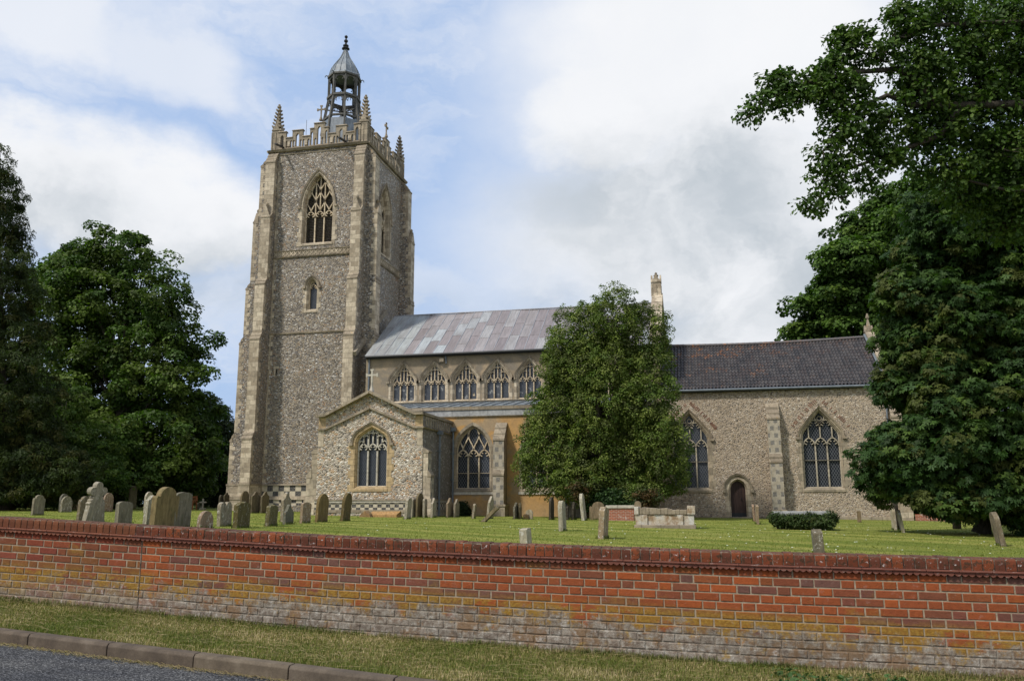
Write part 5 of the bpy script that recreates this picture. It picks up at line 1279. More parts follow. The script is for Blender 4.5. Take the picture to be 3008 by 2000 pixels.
# oak reaching over from the right
OAKC = [(.048, .090, .014), (.060, .108, .018), (.038, .074, .013), (.080, .125, .022)]
ok = thing('oak_tree', 'large oak whose leafy boughs hang into the top right from beyond the frame', 'tree', (9.2, 16.5, ground(9.2, 16.5)))
b = MB(); b.tube([(9.2, 16.5, .2), (9.15, 16.5, 1.2), (9.0, 16.4, 4), (8.6, 16.2, 7), (8.5, 16, 10), (8.8, 16, 14)], [.62, .48, .42, .36, .28, .15], 'bark', 12)
def limb(pts, r0, r1):
    P_ = [Vector(p) if len(p) == 3 and isinstance(p, Vector) else at(*p) for p in pts]; n_ = len(P_)
    b.tube(P_, [r0+(r1-r0)*i/(n_-1) for i in range(n_)], 'bark', 7)
limb([Vector((8.6, 16.2, 7)), (3200, 330, 15.8), (3008, 306, 15.4), (2794, 311, 15), (2682, 311, 14.8), (2605, 280, 14.6), (2500, 330, 14.4), (2440, 400, 14.2)], .10, .012)
limb([(2743, 303, 14.9), (2676, 230, 14.8), (2636, 204, 14.7), (2503, 214, 14.5), (2350, 250, 14.2), (2260, 290, 14.1), (2200, 335, 14)], .07, .008)
limb([Vector((8.5, 16, 10)), (3150, 60, 15.6), (2850, 71, 15), (2697, 76, 14.8), (2636, 117, 14.6), (2560, 200, 14.5)], .07, .008)
limb([(2820, 312, 15.1), (2760, 400, 15), (2650, 440, 14.9), (2540, 480, 14.7), (2430, 520, 14.5), (2400, 600, 14.4)], .06, .008)
limb([Vector((8.7, 16.4, 6)), (3150, 560, 15.7), (2960, 560, 15.5), (2800, 520, 15.3)], .06, .012)
limb([(2651, 33, 14.8), (2600, 40, 14.7), (2569, 61, 14.7)], .012, .006)
limb([(2605, 184, 14.6), (2480, 130, 14.5), (2410, 110, 14.5)], .02, .006)
lob = ellipsoids([(2205, 340, 26, 14, 14), (2240, 300, 35, 26, 14.1), (2290, 240, 48, 30, 14.2), (2320, 300, 45, 28, 14.2), (2370, 255, 55, 36, 14.3), (2430, 215, 55, 45, 14.4), (2480, 160, 50, 40, 14.5), (2475, 110, 32, 20, 14.5), (2530, 100, 30, 22, 14.6), (2560, 165, 50, 45, 14.6), (2640, 40, 42, 32, 14.7), (2620, 110, 40, 30, 14.6),
                  (2500, 260, 60, 45, 14.5), (2440, 310, 45, 40, 14.3), (2520, 340, 60, 45, 14.5), (2470, 390, 45, 35, 14.3), (2420, 440, 36, 34, 14.2), (2470, 470, 50, 40, 14.4), (2435, 530, 45, 34, 14.4), (2390, 605, 38, 20, 14.4), (2460, 580, 30, 28, 14.4), (2560, 420, 45, 38, 14.7), (2545, 520, 40, 26, 14.7), (2620, 470, 50, 30, 14.8), (2610, 340, 55, 50, 14.7),
                  (2690, 90, 60, 60, 14.8), (2760, 40, 70, 60, 15), (2670, 200, 60, 55, 14.8), (2740, 180, 65, 60, 14.9), (2700, 300, 65, 60, 14.9), (2690, 400, 60, 50, 15), (2780, 270, 80, 70, 15.2), (2780, 380, 80, 70, 15.2), (2840, 130, 90, 90, 15.3), (2880, 270, 100, 90, 15.5), (2900, 420, 110, 90, 15.6), (2770, 490, 70, 45, 15.3), (2850, 560, 110, 70, 15.8), (2960, 60, 100, 90, 15.5), (2990, 220, 90, 100, 15.8), (3000, 550, 90, 120, 16), (2970, 650, 90, 60, 16.2), (3080, 350, 120, 150, 16), (3100, 100, 120, 120, 16)], 15, 0, 16)
rs_ = random.Random(77); far_ = []
for _ in range(26): a_ = rs_.uniform(0, 6.28); q_ = rs_.uniform(.8, 3.4); far_.append((9.6+q_*math.cos(a_), 16.6+q_*.9*math.sin(a_), rs_.uniform(8.2, 14.5), 1.3, 1.3, 1.0))
leaves('upper_crown', ok, far_, 1900, 17, .11, .3, OAKC, 78, kind='oak', flat=.75, rmin=.3, twig=0)
leaves('crown', ok, lob, 3000, 17, .085, .17, OAKC, 17, kind='oak', lump=.5, flat=.75, droop=.2, rmin=.1, shell=1.1, twig=900, branch=b, upb=.5)
b.build('trunk', ok, smooth=True)

# shrubs, hedge, far wood
def shrub(name, label, cat, lobes, ncl, size, pal, seed, stems=5, **kw):
    c = lobes[0]; g = ground(c[0], c[1]); t = thing(name, label, cat, (c[0], c[1], g)); b = MB(); rs = random.Random(seed)
    for i in range(stems):
        l = rs.choice(lobes); e = Vector((l[0]+rs.uniform(-.4, .4)*l[3], l[1], l[2]+rs.uniform(0, .7)*l[5])); a = Vector((l[0]*.6+c[0]*.4, l[1], g-.05)); b.tube([a, a.lerp(e, .5)+Vector((.04, 0, .05)), e], [.03, .02, .008], 'bark', 5)
    leaves('foliage', t, lobes, ncl//2, 14, size, size*1.6, pal, seed, twig=0, **kw); b.build('stem', t); return t
BSH = [(.035, .06, .014), (.05, .08, .02), (.028, .045, .012), (.07, .09, .03)]
shrub('ivy_bush', 'rounded dark ivy bush between two headstones against the ochre aisle wall', 'bush', ellipsoids([(1362, 1505, 17, 20), (1358, 1488, 10, 12)], 46.6), 420, .11, YEW, 21)
shrub('laurel_bush', 'dark bush growing around the foot of the big evergreen tree', 'bush', ellipsoids([(1800, 1470, 45, 32), (1755, 1485, 25, 28), (1850, 1480, 40, 30), (1790, 1500, 30, 15)], 44.4), 1500, .14, [(.028, .06, .016), (.02, .04, .012), (.04, .075, .02)], 22)
shrub('tomb_bush', 'clipped green bush wrapped round the table tomb near the chancel buttress', 'bush', ellipsoids([(2330, 1532, 34, 20), (2380, 1533, 38, 22), (2425, 1532, 30, 20), (2285, 1526, 22, 18), (2440, 1520, 15, 16)], 34.2, .1), 1700, .085, BSH, 23, lump=.3)
shrub('garden_bush', 'rusty leafed bush under the evergreen tree beside the chest tomb', 'bush', ellipsoids([(1905, 1455, 40, 22), (1700, 1440, 26, 30), (1890, 1490, 24, 14)], 43.6), 500, .13, [(.07, .06, .02), (.045, .06, .02), (.10, .06, .025)], 24, rmin=.3)
def hedge(label, pts, h, n, seed, pal):
    t = thing('hedge', label, 'hedge', (pts[0][0], pts[0][1], ground(pts[0][0], min(60, pts[0][1])))); lob = []
    rs = random.Random(seed)
    for (x0, y0), (x1, y1) in zip(pts, pts[1:]):
        L = math.hypot(x1-x0, y1-y0); k = int(L/2.2)
        for i in range(k): q = i/k; hh = h*rs.uniform(.8, 1.2); lob.append((x0+(x1-x0)*q, y0+(y1-y0)*q, .4+hh*.5, 2.0, 1.6, hh*.55))
    leaves('foliage', t, lob, n//4, 24, .42, .8, pal, seed, twig=0, rmin=.7, lump=.3)
    b = MB()
    for l in lob[::2]: b.tube([(l[0], l[1], .2), (l[0], l[1], l[2])], [.09, .04], 'bark', 5)
    b.build('stem', t); return t
hedge('tall dark hedge behind the gravestones under the left trees', [(-85, 66), (-62, 72), (-44, 78), (-33, 80)], 4.2, 5200, 31, YEW)
hedge('dark hedge in deep shade behind the chestnut trunks at the right', [(13.5, 62), (20, 58), (28, 50), (34, 40)], 5.0, 4600, 32, YEW)
b = MB(); rs = random.Random(8)
far = []
for i in range(70):
    a = -1.5+2.6*i/69; R_ = rs.uniform(120, 150); far.append((math.sin(a)*R_, math.cos(a)*R_, 3+rs.uniform(0, 2), 9, 7, rs.uniform(4, 7)))
ro = thing('woodland', 'distant wood closing the horizon', 'woodland', (0, 125, .3)); ro['kind'] = 'stuff'
fo = leaves('foliage', ro, far, 2600, 26, 1.0, 2.2, YEW+[(.03, .045, .02)], 41, twig=0, rmin=.8); fo['kind'] = 'stuff'

def reg_lawn(rs, n):
    Yv = 19+39*rs.rand(n)**1.25; X = (rs.rand(n)*1.35-.95)*Yv
    Z = np.array([ground(a, b_) for a, b_ in zip(X, Yv)]); return X, Yv, Z
blades('lawn_grass', 80000, reg_lawn, .034, .02, [((.145, .168, .030), 2), ((.18, .195, .036), 2.5), ((.21, .215, .045), 2), ((.27, .25, .075), .8)], 1.3, 12, kind='stuff', label='mown grass of the churchyard lawn', category='grass')
b = MB(); rs = random.Random(44)     # low broad-leaved weeds in the verge
wd = thing('weed_clump', 'low clump of broad-leaved weeds in the verge near the right foot of the wall', 'weeds', (1.05, 7.55, vergez(1.05, .6)))
leaves('foliage', wd, [(1.05+rs.uniform(-.45, .45), 7.5+rs.uniform(-.35, .35), vergez(1.0, .6)+.02, .12, .12, .04) for _ in range(14)], 160, 6, .045, .05, [(.05, .10, .03), (.07, .13, .04)], 45, twig=0, rmin=.3)
b = MB(); rs = random.Random(61); b.col = (.75, .75, .68)
for _ in range(150):
    Y_ = rs.uniform(19, 38); x_ = rs.gauss(.12, .22)*Y_; z_ = ground(x_, Y_)+.055; e_ = rs.uniform(.012, .022)
    b.add([(x_-e_, Y_-e_, z_), (x_+e_, Y_-e_, z_), (x_+e_, Y_+e_, z_+.008), (x_-e_, Y_+e_, z_+.008)], [(0, 1, 2, 3)], 'grass_blade')
b.build('daisies', kind='stuff', label='white daisies dotted over the mown lawn', category='flowers')
# ------------------------------------------------------------------ graves
GR, BR, PA, GN, PK = (.25, .24, .20), (.20, .165, .105), (.42, .40, .36), (.14, .13, .07), (.27, .21, .175)
def profile(shape, w, h):
    a = w/2; P_ = [(-a, -.15), (a, -.15)]
    def arc(cx, cz, r, t0, t1, n=7): return [(cx+r*math.cos(t0+(t1-t0)*i/n), cz+r*math.sin(t0+(t1-t0)*i/n)) for i in range(n+1)]
    if shape == 'round': P_ += arc(0, h-a, a, 0, math.pi, 12)
    elif shape == 'segment': P_ += [(a, h-.12*w*1.2)]+[(a*math.cos(t)*1.0, h-.14*w+.14*w*math.sin(t)) for t in [math.pi*i/8 for i in range(1, 8)]]+[(-a, h-.12*w*1.2)]
    elif shape == 'shoulder':
        s_ = a*.30; zt = h-a*.62; P_ += [(a, zt), (a-.04, zt+.05), (a-s_, zt+.03)]+[((a-s_)*math.cos(t), zt+.03+(h-zt-.03)*math.sin(t)) for t in [math.pi*i/10 for i in range(1, 10)]]+[(-a+s_, zt+.03), (-a+.04, zt+.05), (-a, zt)]
    elif shape == 'ogee': zt = h-a*.75; P_ += [(a, zt), (a*.86, zt+.10*a), (a*.62, zt+.16*a), (a*.40, zt+.40*a), (a*.18, zt+.66*a), (0, h), (-a*.18, zt+.66*a), (-a*.40, zt+.40*a), (-a*.62, zt+.16*a), (-a*.86, zt+.10*a), (-a, zt)]
    elif shape == 'twin': P_ += [(a*(.5+.5*math.cos(t)), h-a*.4+a*.4*math.sin(t)) for t in [math.pi*i/8 for i in range(0, 8)]]+[(0, h-a*.33)]+[(-a*(.5-.5*math.cos(t)), h-a*.4+a*.4*math.sin(t)) for t in [math.pi*i/8 for i in range(1, 9)]]
    elif shape == 'worn': rs = random.Random(int(w*1000+h*700)); P_ += [(a*(1-2*i/9), h*(1-.10*abs(1-2*i/9)**2)-rs.uniform(0, .05)) for i in range(10)]
    elif shape == 'point': P_ += [(a, h-a*.8), (a*.2, h), (-a*.2, h), (-a, h-a*.8)]
    elif shape == 'memorial':
        P_ = [(-a, -.15), (a, -.15), (a*.72, h*.45), (a*.80, h*.50), (a*.62, h*.53), (a*.66, h*.58), (a*.46, h*.60), (a*.50, h*.64), (a*.33, h*.67)]
        P_ += arc(a*.52, h*.78, a*.30, -1.7, 1.5, 6)+arc(0, h-a*.33, a*.33, -.2, math.pi+.2, 8)+arc(-a*.52, h*.78, a*.30, math.pi-1.5, math.pi+1.7, 6)
        P_ += [(-a*.33, h*.67), (-a*.50, h*.64), (-a*.46, h*.60), (-a*.66, h*.58), (-a*.62, h*.53), (-a*.80, h*.50), (-a*.72, h*.45)]
    return P_
FOOT = []
GROUP = 'old gravestones in the churchyard'
def headstone(label, cx_, top, base, wpx, shape, lean, col, spots=.3, face='E', th=.10, name='headstone', wmax=.78, cat='gravestone', yaw=None, turn=0):
    p = hit(cx_, base)
    if 1180 < cx_ < 1300 and p.y > 41.9: p = at(cx_, base, 41.9)
    hz = at(cx_, top, p.y).z-p.z
    d = ray(cx_, base); az = math.atan2(d.x, 1); ppm = FPX/(p.y/math.cos(az-(-YAW))*math.cos(az-(-YAW))/math.cos(az)*math.cos(az)+1e-9)
    ppm = (1/ (at(cx_+1, base, p.y).x-p.x))
    if face == 'E':
        w_ = (wpx/ppm-th*.8)/max(.12, abs(math.tan(az))*1.0); w_ = max(.42, min(wmax, w_)); 
        dirv = Vector((0, 1, 0))
    else: w_ = wpx/ppm; dirv = Vector((1, 0, 0))
    R_ = Matrix.Rotation(rad(turn if turn else random.uniform(-7, 7)), 3, 'Z'); dirv = R_ @ dirv; nv = Vector((dirv.y, -dirv.x, 0))
    LM = Matrix.Rotation(rad(lean), 3, 'Y') @ Matrix.Rotation(rad(random.uniform(-2, 2)), 3, 'X')
    h = hz/max(.6, math.cos(rad(lean))); P_ = profile(shape, w_, h); b = MB()
    FOOT.append((p.copy(), dirv.copy(), w_, th))
    q = [p+LM @ (dirv*u_+Vector((0, 0, z))-nv*th/2) for u_, z in P_]
    b.prism(q, LM @ (nv*th), 'headstone')
    o = b.build(name, loc=p, bevel=.012); o['label'] = label; o['category'] = cat; o['group'] = GROUP; o.color = tuple(col)+(spots,)
    return o
H = headstone
H('small grey shoulder-topped headstone standing alone at the far left of the lawn', 109, 1453, 1513, 36, 'shoulder', 1, GR, .1)
H('dark grey headstone half hidden behind the white-speckled round one', 186, 1450, 1503, 30, 'round', 0, (.15, .15, .14), .1)
H('white-speckled round-topped headstone, second group from the left', 193, 1457, 1504, 38, 'round', 0, GR, .9)
H('brown narrow headstone just right of the white-speckled pair', 220, 1449, 1497, 24, 'shoulder', 1, BR, .2)
H('grey-brown headstone partly covered by the leaning ornate memorial', 243, 1457, 1532, 38, 'shoulder', 2, (.19, .165, .12), .3)
H('small round pale headstone top seen behind the ornate memorial', 262, 1450, 1500, 22, 'round', 0, (.27, .26, .21), .4)
H('large ornate memorial with trefoil head and stepped sides, leaning right', 272, 1415, 1540, 64, 'memorial', 5, (.33, .32, .29), .45, th=.16, wmax=1.05, name='memorial_stone')
H('mottled round headstone close behind the right side of the ornate memorial', 315, 1447, 1503, 32, 'round', 0, PK, .7)
H('low grey headstone with curved top above the coping, right of the ornate memorial', 361, 1472, 1542, 50, 'segment', -1, (.21, .205, .175), .15, th=.12)
H('tall greenish brown headstone far back beneath the leafy tree', 387, 1426, 1495, 36, 'shoulder', 2, (.145, .14, .085), .05)
H('pale headstone at the back left corner of the cluster of three big stones', 434, 1444, 1505, 30, 'round', 1, PA, .7)
H('lichen-crusted upright slab tucked against the big buff headstone', 437, 1454, 1545, 26, 'ogee', 2, (.33, .33, .29), .9, th=.13)
H('biggest headstone, shoulder-topped with a buff stain on its face', 477, 1430, 1552, 72, 'shoulder', 4, (.225, .185, .105), .02, th=.17, wmax=1.1)
H('blue-grey round-shouldered headstone at the right of the biggest one', 530, 1445, 1550, 56, 'segment', 2, (.20, .195, .165), .15, th=.10, wmax=.95)
H('squat pinkish speckled headstone alone just above the wall', 601, 1500, 1552, 44, 'round', 1, PK, .7, th=.12)
H('double-lobed grey speckled headstone beside the dark mossy slab', 658, 1474, 1545, 46, 'twin', 0, (.28, .26, .22), .85, th=.12)
H('dark mossy square slab with ragged top standing right of the double-lobed stone', 708, 1472, 1550, 54, 'worn', 2, (.125, .11, .05), .35, th=.14, wmax=.95)
H('dark headstone in the shade left of the tower plinth', 648, 1453, 1500, 15, 'round', 0, (.07, .065, .05), .1)
H('small dark pointed headstone nearest the tower plinth', 663, 1446, 1500, 16, 'ogee', 0, (.08, .07, .05), .1)
H('brown round-topped headstone in front of the tower buttress, above the mossy slab', 716, 1441, 1507, 24, 'round', 0, (.17, .145, .10), .1)
H('first of two matching brown pointed headstones before the chequered plinth', 748, 1443, 1507, 24, 'ogee', 0, (.155, .135, .10), .1)
H('second matching brown pointed headstone, nearer the porch', 776, 1443, 1507, 22, 'ogee', 1, (.155, .135, .10), .1)
H('dark green-streaked leaning slab with a worn top before the tower plinth', 795, 1481, 1545, 40, 'worn', 3, (.135, .125, .065), .3, th=.13)
H('tall pale headstone standing behind the small slate-grey one', 838, 1445, 1532, 40, 'ogee', 1, (.31, .28, .225), .6, th=.11)
H('small slate-grey headstone with ogee top in front of the tall pale one', 846, 1481, 1539, 38, 'ogee', 0, (.145, .15, .13), .15)
H('narrow mottled brown headstone left of the porch plinth', 896, 1475, 1536, 28, 'segment', 1, (.30, .24, .18), .7)
H('tall olive headstone with an orange lichen patch on its left edge', 943, 1450, 1533, 36, 'round', 3, (.20, .155, .075), .1, th=.11)
H('tall dark streaked headstone leaning right below the porch window', 1013, 1447, 1530, 44, 'round', 6, (.145, .115, .055), .1, th=.12)
H('broad pale grey leaning headstone at the right corner of the porch front', 1196, 1462, 1524, 28, 'segment', 5, PA, .6, th=.12)
H('pale grey headstone squeezed beside the broad pale one', 1213, 1464, 1519, 17, 'segment', 2, (.36, .34, .30), .6)
H('tall narrow brown round headstone in front of the porch corner buttress', 1232, 1448, 1516, 20, 'round', 1, (.16, .135, .085), .1)
H('weathered pale headstone right of the brown round one at the porch corner', 1248, 1464, 1514, 16, 'segment', 0, (.34, .32, .28), .5)
H('white-edged headstone just left of the porch drainpipe', 1273, 1462, 1516, 22, 'ogee', 1, (.38, .36, .32), .7)
H('brown headstone with shouldered top where porch and aisle meet', 1321, 1462, 1519, 18, 'ogee', 0, (.26, .215, .165), .2)
H('grey headstone close to the left of the round ivy bush', 1340, 1465, 1519, 15, 'ogee', 2, (.27, .25, .22), .3)
H('thin pale headstone leaning right below the first aisle window', 1391, 1479, 1522, 14, 'segment', 6, (.33, .30, .25), .3)
H('pale white-edged headstone leaning against the aisle buttress', 1437, 1457, 1523, 20, 'point', 7, PA, .7)
H('steeply tilted headstone falling over to the right in the grass', 1420, 1488, 1532, 16, 'segment', 46, (.22, .19, .13), .4, th=.13)
H('dark upright headstone with a white edge right of the aisle buttress', 1516, 1475, 1524, 13, 'ogee', 0, (.12, .115, .09), .3)
H('dark narrow headstone directly beside the white-edged dark one', 1528, 1477, 1524, 11, 'point', 0, (.09, .08, .05), .1)
H('small pale round headstone low against the ochre wall', 1555, 1496, 1525, 21, 'round', 0, (.34, .31, .25), .3, face='S', th=.09)
H('low dark broken stone left of the small pale round one', 1545, 1508, 1525, 16, 'worn', 0, (.12, .08, .04), .1, face='S')
H('near black round-topped headstone against the ochre wall under the second aisle window', 1620, 1459, 1526, 15, 'round', 1, (.06, .052, .04), .1)
H('slender pale grey headstone seen edge-on in open lawn', 1653, 1470, 1559, 17, 'round', -2, (.36, .36, .31), .4, th=.14)
H('dark low headstone behind the slender pale one', 1667, 1485, 1526, 15, 'worn', 0, (.05, .045, .035), .1)
H('dark headstone with a slanting edge beside the aisle downpipe', 1685, 1474, 1526, 13, 'point', 2, (.05, .045, .035), .1)
H('white-lichened edge-on headstone left of the evergreen tree', 1716, 1449, 1528, 24, 'round', -5, (.42, .42, .38), .8, th=.14)
H('broad grey round-shouldered headstone facing the road beneath the evergreen tree', 1758, 1473, 1526, 52, 'shoulder', 0, (.24, .195, .14), .1, face='S', th=.12)
H('crumbling lichen-spotted headstone leaning right in front of the broad grey one', 1771, 1486, 1581, 26, 'worn', 4, (.34, .28, .21), .8, th=.15)
H('stumpy white-topped headstone right behind the coping in the middle of the wall', 1546, 1546, 1608, 24, 'worn', -4, (.40, .39, .34), .8, th=.17, wmax=.5)
H('small round headstone peeping over the left end of the white chest tomb', 1875, 1471, 1530, 20, 'round', 0, (.26, .22, .17), .3, face='S')
H('greenish tall headstone under the evergreen behind the chest tomb', 1932, 1452, 1512, 20, 'worn', 0, (.17, .165, .10), .2, face='S', th=.12)
H('reddish thin headstone leaning left beside the priest\'s door', 2216, 1480, 1530, 10, 'worn', -3, (.28, .20, .15), .3)
H('pinkish thin headstone at the right of the leaning one near the priest\'s door', 2225, 1480, 1539, 11, 'worn', 1, (.31, .25, .19), .3)
H('stubby dark weathered headstone with a pitted pale head just behind the wall', 2407, 1553, 1632, 27, 'worn', -3, (.16, .15, .125), .75, th=.20, wmax=.5)
H('thin brown headstone flat against the chancel wall below the right window', 2525, 1500, 1534, 11, 'segment', 0, (.22, .175, .12), .1, face='S')
H('pale flaking headstone seen edge-on left of the dark one by the chancel corner', 2628, 1492, 1556, 11, 'round', -1, (.42, .40, .33), .6)
H('tall near black headstone between two pale leaning ones', 2637, 1472, 1554, 11, 'round', 0, (.035, .03, .025), .05)
H('white-lichened headstone leaning left, right of the near black one', 2652, 1497, 1563, 18, 'round', -7, (.42, .41, .34), .8)
H('tall grey-brown headstone leaning left alone at the right edge of the lawn', 2942, 1503, 1603, 32, 'round', -8, (.20, .175, .135), .25, th=.13)
# small crosses
def gcross(label, cx_, top, base, col, s_):
    p = hit(cx_, base); h = at(cx_, top, p.y).z-p.z; b = MB(); b.hexa([(p.x+i, p.y+j, z) for z in (p.z-.05, p.z+.12) for i, j in ((-.2, -.15), (.2, -.15), (.2, .15), (-.2, .15))], 'headstone')
    b.bar((p.x, p.y, p.z+.1), (p.x, p.y, p.z+h), .11, .09, 'headstone', (0, -1, 0)); b.bar((p.x-.26, p.y, p.z+h*.68), (p.x+.26, p.y, p.z+h*.68), .10, .085, 'headstone', (0, -1, 0))
    o = b.build('cross_headstone', loc=p, bevel=.01); o['label'] = label; o['category'] = 'gravestone'; o['group'] = GROUP; o.color = tuple(col)+(.3,)
gcross('thin pale stone cross in the shade between bench and tower', 595, 1464, 1497, (.40, .39, .36), 1)
H('small dark headstone between the bench and the pale cross', 581, 1476, 1496, 9, 'round', 3, (.10, .10, .08), .1)
# coped ledger beside the porch
p = hit(1115, 1518); gz = p.z; b = MB(); zt = at(1115, 1501, p.y).z; x0, x1 = at(1090, 1510, p.y).x, at(1172, 1510, p.y).x
b.prism([(x0, p.y-.35, gz-.05), (x0, p.y+.35, gz-.05), (x0, p.y+.35, gz+.12), (x0+.1, p.y+.05, zt), (x0+.1, p.y-.05, zt), (x0, p.y-.35, gz+.12)], (x1-x0, 0, 0), 'headstone')
o = b.build('coped_tomb', loc=p, bevel=.02); o['label'] = 'low buff coffin-shaped stone lying in front of the porch plinth'; o['category'] = 'tomb'; o.color = (.42, .27, .13, .1)
p = hit(1078, 1518); b = MB(); xa, xb = at(1060, 1510, p.y).x, at(1096, 1510, p.y).x; b.prism([(xa, p.y-.3, gz-.05), (xb, p.y-.3, gz-.05), (xb-.1, p.y-.3, gz+.15), ((xa+xb)/2, p.y-.3, zt+.03), (xa+.1, p.y-.3, gz+.15)], (0, .5, 0), 'headstone')
o = b.build('coped_tomb', loc=p, bevel=.02); o['label'] = 'short gabled end stone left of the long buff coffin-shaped stone'; o['category'] = 'tomb'; o.color = (.30, .20, .11, .2)
# white chest tomb
p = hit(1952, 1551); Y = p.y; x0, x1 = at(1868, 1551, Y).x, at(2040, 1551, Y).x; gz = p.z; ztp = at(1952, 1490, Y).z; zm = at(1952, 1509, Y).z
t = thing('chest_tomb', 'long white stone chest tomb with crumbling brown lid on the lawn', 'tomb', (p.x, Y+.4, gz))
m_, n = mat('tomb_white')
c = n.ramp(n.noise(n.pos, 2.6, 6, .7), [(.38, (.50, .48, .44)), (.52, (.42, .36, .28)), (.62, (.26, .18, .11))]); c = n.mix(.5, c, n.ramp(n.noise(n.pos, 18, 5, .7), [(.3, .3), (.7, .7)]), 'OVERLAY'); fin(n, c, .95, n.noise(n.pos, 20, 5), .5, .02)
b = MB(); b.box(x0+.05, x1-.05, Y+.06, Y+.9, gz-.1, zm-.03, 'tomb_white')
for x in (x0, x0+.22, x1-.62, x1-.22): b.box(x, x+.22, Y, Y+.1, gz+.12, zm-.04, 'tomb_white')
b.build('chest', t, bevel=.012)
b = MB(); b.box(x0-.06, x1+.06, Y-.06, Y+1.0, gz-.1, gz+.12, 'coping_stone'); b.build('tomb_plinth', t, bevel=.02)
b = MB(); rs = random.Random(2); n_ = 16
for i in range(n_):
    xa, xb = x0-.03+(x1-x0+.06)*i/n_, x0-.03+(x1-x0+.06)*(i+1)/n_; q = i/n_; zz = zm+(ztp-zm)*(1.0-.45*q)+rs.uniform(-.03, .03); b.box(xa, xb+.004*i/n_, Y+.0+rs.uniform(0, .03), Y+.92, zm-.02, zz, 'coping_stone')
b.box(x0-.04, x0+.12, Y-.05, Y+.98, zm-.02, ztp+.03, 'tomb_white'); b.box(x1-.24, x1+.05, Y-.05, Y+.98, zm-.02, zm+.30, 'tomb_white')
b.build('lid', t, bevel=.015)
# table tomb inside the bush
p = hit(2350, 1553); Y = 34.3; x0, x1 = at(2275, 1540, Y).x, at(2440, 1540, Y).x; gz = ground(x0, Y); zt = at(2350, 1500, Y).z
t = thing('table_tomb', 'low stone table tomb with a flat weathered top slab, wrapped by a green bush', 'tomb', ((x0+x1)/2, Y, gz))
b = MB(); b.box(x0, x1, Y-.1, Y+.95, zt-.17, zt-.02, 'ashlar_grey'); b.build('top_slab', t, bevel=.02)
for x in (x0+.12, x1-.4):
    b = MB(); b.box(x, x+.28, Y+.05, Y+.75, gz-.1, zt-.17, 'ashlar_dark'); b.build('tomb_leg', t, bevel=.02)
# low brick wall piece behind the chest tomb
Y = 41.5; xa, xb = at(1782, 1500, Y).x, at(1862, 1500, Y).x; gz = ground(xa, Y); zt = at(1820, 1486, Y).z
m_, n = mat('old_brick')
bt = n.new('ShaderNodeTexBrick'); cx_ = n.new('ShaderNodeCombineXYZ'); n.l.new(n.math('ADD', n.sep.outputs[0], n.sep.outputs[1]), cx_.inputs[0]); n.l.new(n.sep.outputs[2], cx_.inputs[1]); n.l.new(cx_.outputs[0], bt.inputs['Vector'])
bt.inputs['Scale'].default_value = 1; bt.inputs['Brick Width'].default_value = .225; bt.inputs['Row Height'].default_value = .075; bt.inputs['Mortar Size'].default_value = .01
bt.inputs['Color1'].default_value = (.34, .09, .04, 1); bt.inputs['Color2'].default_value = (.22, .07, .04, 1); bt.inputs['Mortar'].default_value = (.35, .28, .22, 1)
fin(n, n.mix(n.math('MULTIPLY', n.sstep(n.noise(n.pos, 4, 4), .6, .66), .6), bt.outputs[0], (.45, .42, .38)), .95)
t = thing('low_brick_wall', 'short low red brick wall with pale coping under the evergreen tree', 'wall', ((xa+xb)/2, Y, gz))
b = MB(); b.box(xa, xb, Y, Y+.3, gz-.1, zt-.1, 'old_brick'); b.build('brickwork', t); b = MB(); b.box(xa-.04, xb+.04, Y-.05, Y+.35, zt-.1, zt+.04, 'ashlar_pale'); b.build('coping', t, bevel=.01)
Y = 52; xa, xb = at(2690, 1500, Y).x, at(2780, 1500, Y).x; t = thing('low_brick_wall', 'dim red brick wall in the shade beyond the chancel corner', 'wall', (xa, Y, .4)); b = MB(); b.box(xa, xb+2, Y, Y+.3, .2, at(2720, 1510, Y).z, 'old_brick'); b.build('brickwork', t)
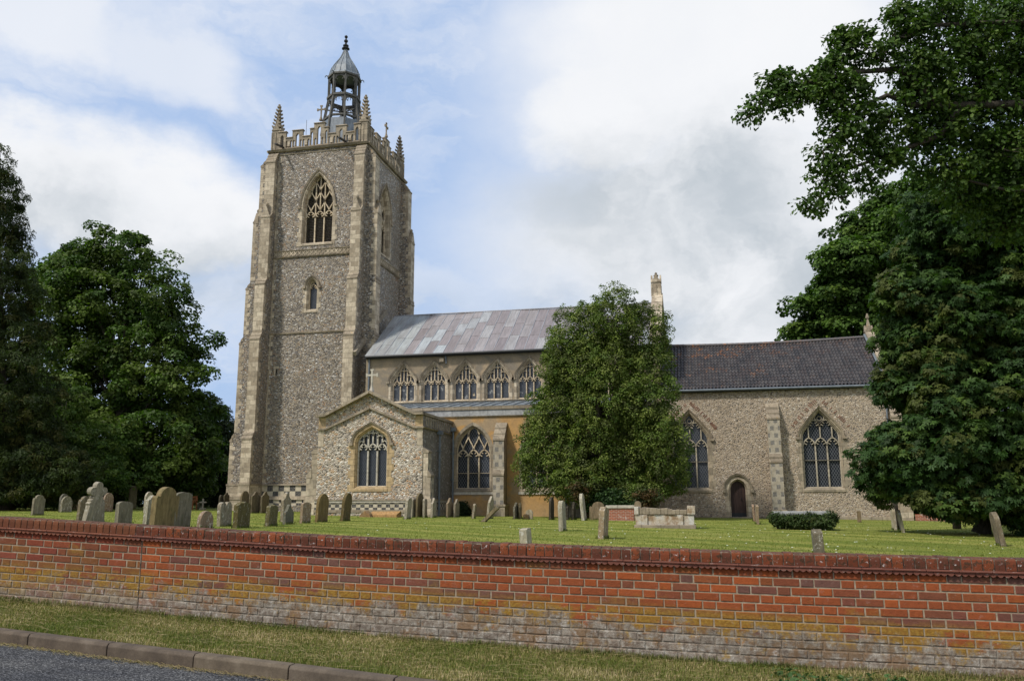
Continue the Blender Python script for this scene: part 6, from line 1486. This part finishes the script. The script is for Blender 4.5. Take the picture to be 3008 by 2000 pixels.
# bench seen past the grey headstone
p = hit(566, 1497); t = thing('bench', 'brown wooden bench standing in the shade behind the grey headstone', 'bench', p)
W2 = 1.5; th = .07; g = p.z
def bpart(nm, x0, x1, y0, y1, z0, z1): b = MB(); b.box(p.x+x0, p.x+x1, p.y+y0, p.y+y1, g+z0, g+z1, 'bench_wood'); return b.build(nm, t, bevel=.006)
for x in (.15, -W2+.15-.07):
    bpart('leg', x-.07, x, -.25, -.18, -.05, .62); bpart('leg', x-.07, x, .22, .29, -.05, .98)
bpart('armrest', .05, .18, -.30, .30, .62, .66); bpart('armrest', -W2+.05, -W2+.18, -.30, .30, .62, .66)
b = MB()
for i in range(5): b.box(p.x-W2+.08, p.x+.15, p.y-.24+i*.1, p.y-.16+i*.1, g+.42, g+.455, 'bench_wood')
b.build('seat', t)
b = MB(); b.box(p.x-W2+.08, p.x+.15, p.y+.235, p.y+.275, g+.86, g+.95, 'bench_wood'); b.box(p.x-W2+.08, p.x+.15, p.y+.235, p.y+.275, g+.52, g+.58, 'bench_wood')
for i in range(13): x = p.x-W2+.18+i*.12; b.box(x, x+.05, p.y+.24, p.y+.27, g+.58, g+.86, 'bench_wood')
b.build('backrest', t)
# cottage glimpsed below the trees
p = at(150, 1480, 92); g = 1.0; t = thing('cottage', 'distant cottage glimpsed below the left trees, white wall and red brick wing', 'house', (p.x, 92, g))
b = MB(); b.box(p.x-1.5, p.x+4.5, 92, 98, g-.3, g+2.6, 'house_white'); b.box(p.x-7, p.x-1.5, 91, 98, g-.3, g+2.8, 'house_red'); b.build('walls', t)
b = MB(); b.prism([(p.x-7.3, 90.7, g+2.7), (p.x-7.3, 98.3, g+2.7), (p.x-7.3, 94.5, g+5.6)], (12.2, 0, 0), 'tile_red'); b.build('roof', t)
for i in range(2):
    b = MB(); b.box(p.x-.4+i*2.6, p.x+.7+i*2.6, 91.93, 92.02, g+.9, g+2.0, 'leaded_glass'); b.build('window', t)

def reg_foot(rs, n):
    X = []; Yv = []; Z = []
    for p, dv, w_, th in FOOT:
        k = int(150*w_)
        for _ in range(k):
            a = rs.uniform(-.55, .55)*w_; s_ = 1 if rs.rand() < .5 else -1; q = p+dv*a+Vector((dv.y, -dv.x, 0))*s_*(th/2+abs(rs.normal(0, .03)))
            X.append(q.x); Yv.append(q.y); Z.append(ground(q.x, q.y))
    return np.array(X), np.array(Yv), np.array(Z)
blades('graveside_grass', 1, reg_foot, .10, .014, [((.07, .10, .018), 2), ((.11, .14, .026), 2), ((.20, .19, .06), 1)], .7, 51, kind='stuff', label='longer grass left round the feet of the gravestones', category='grass')
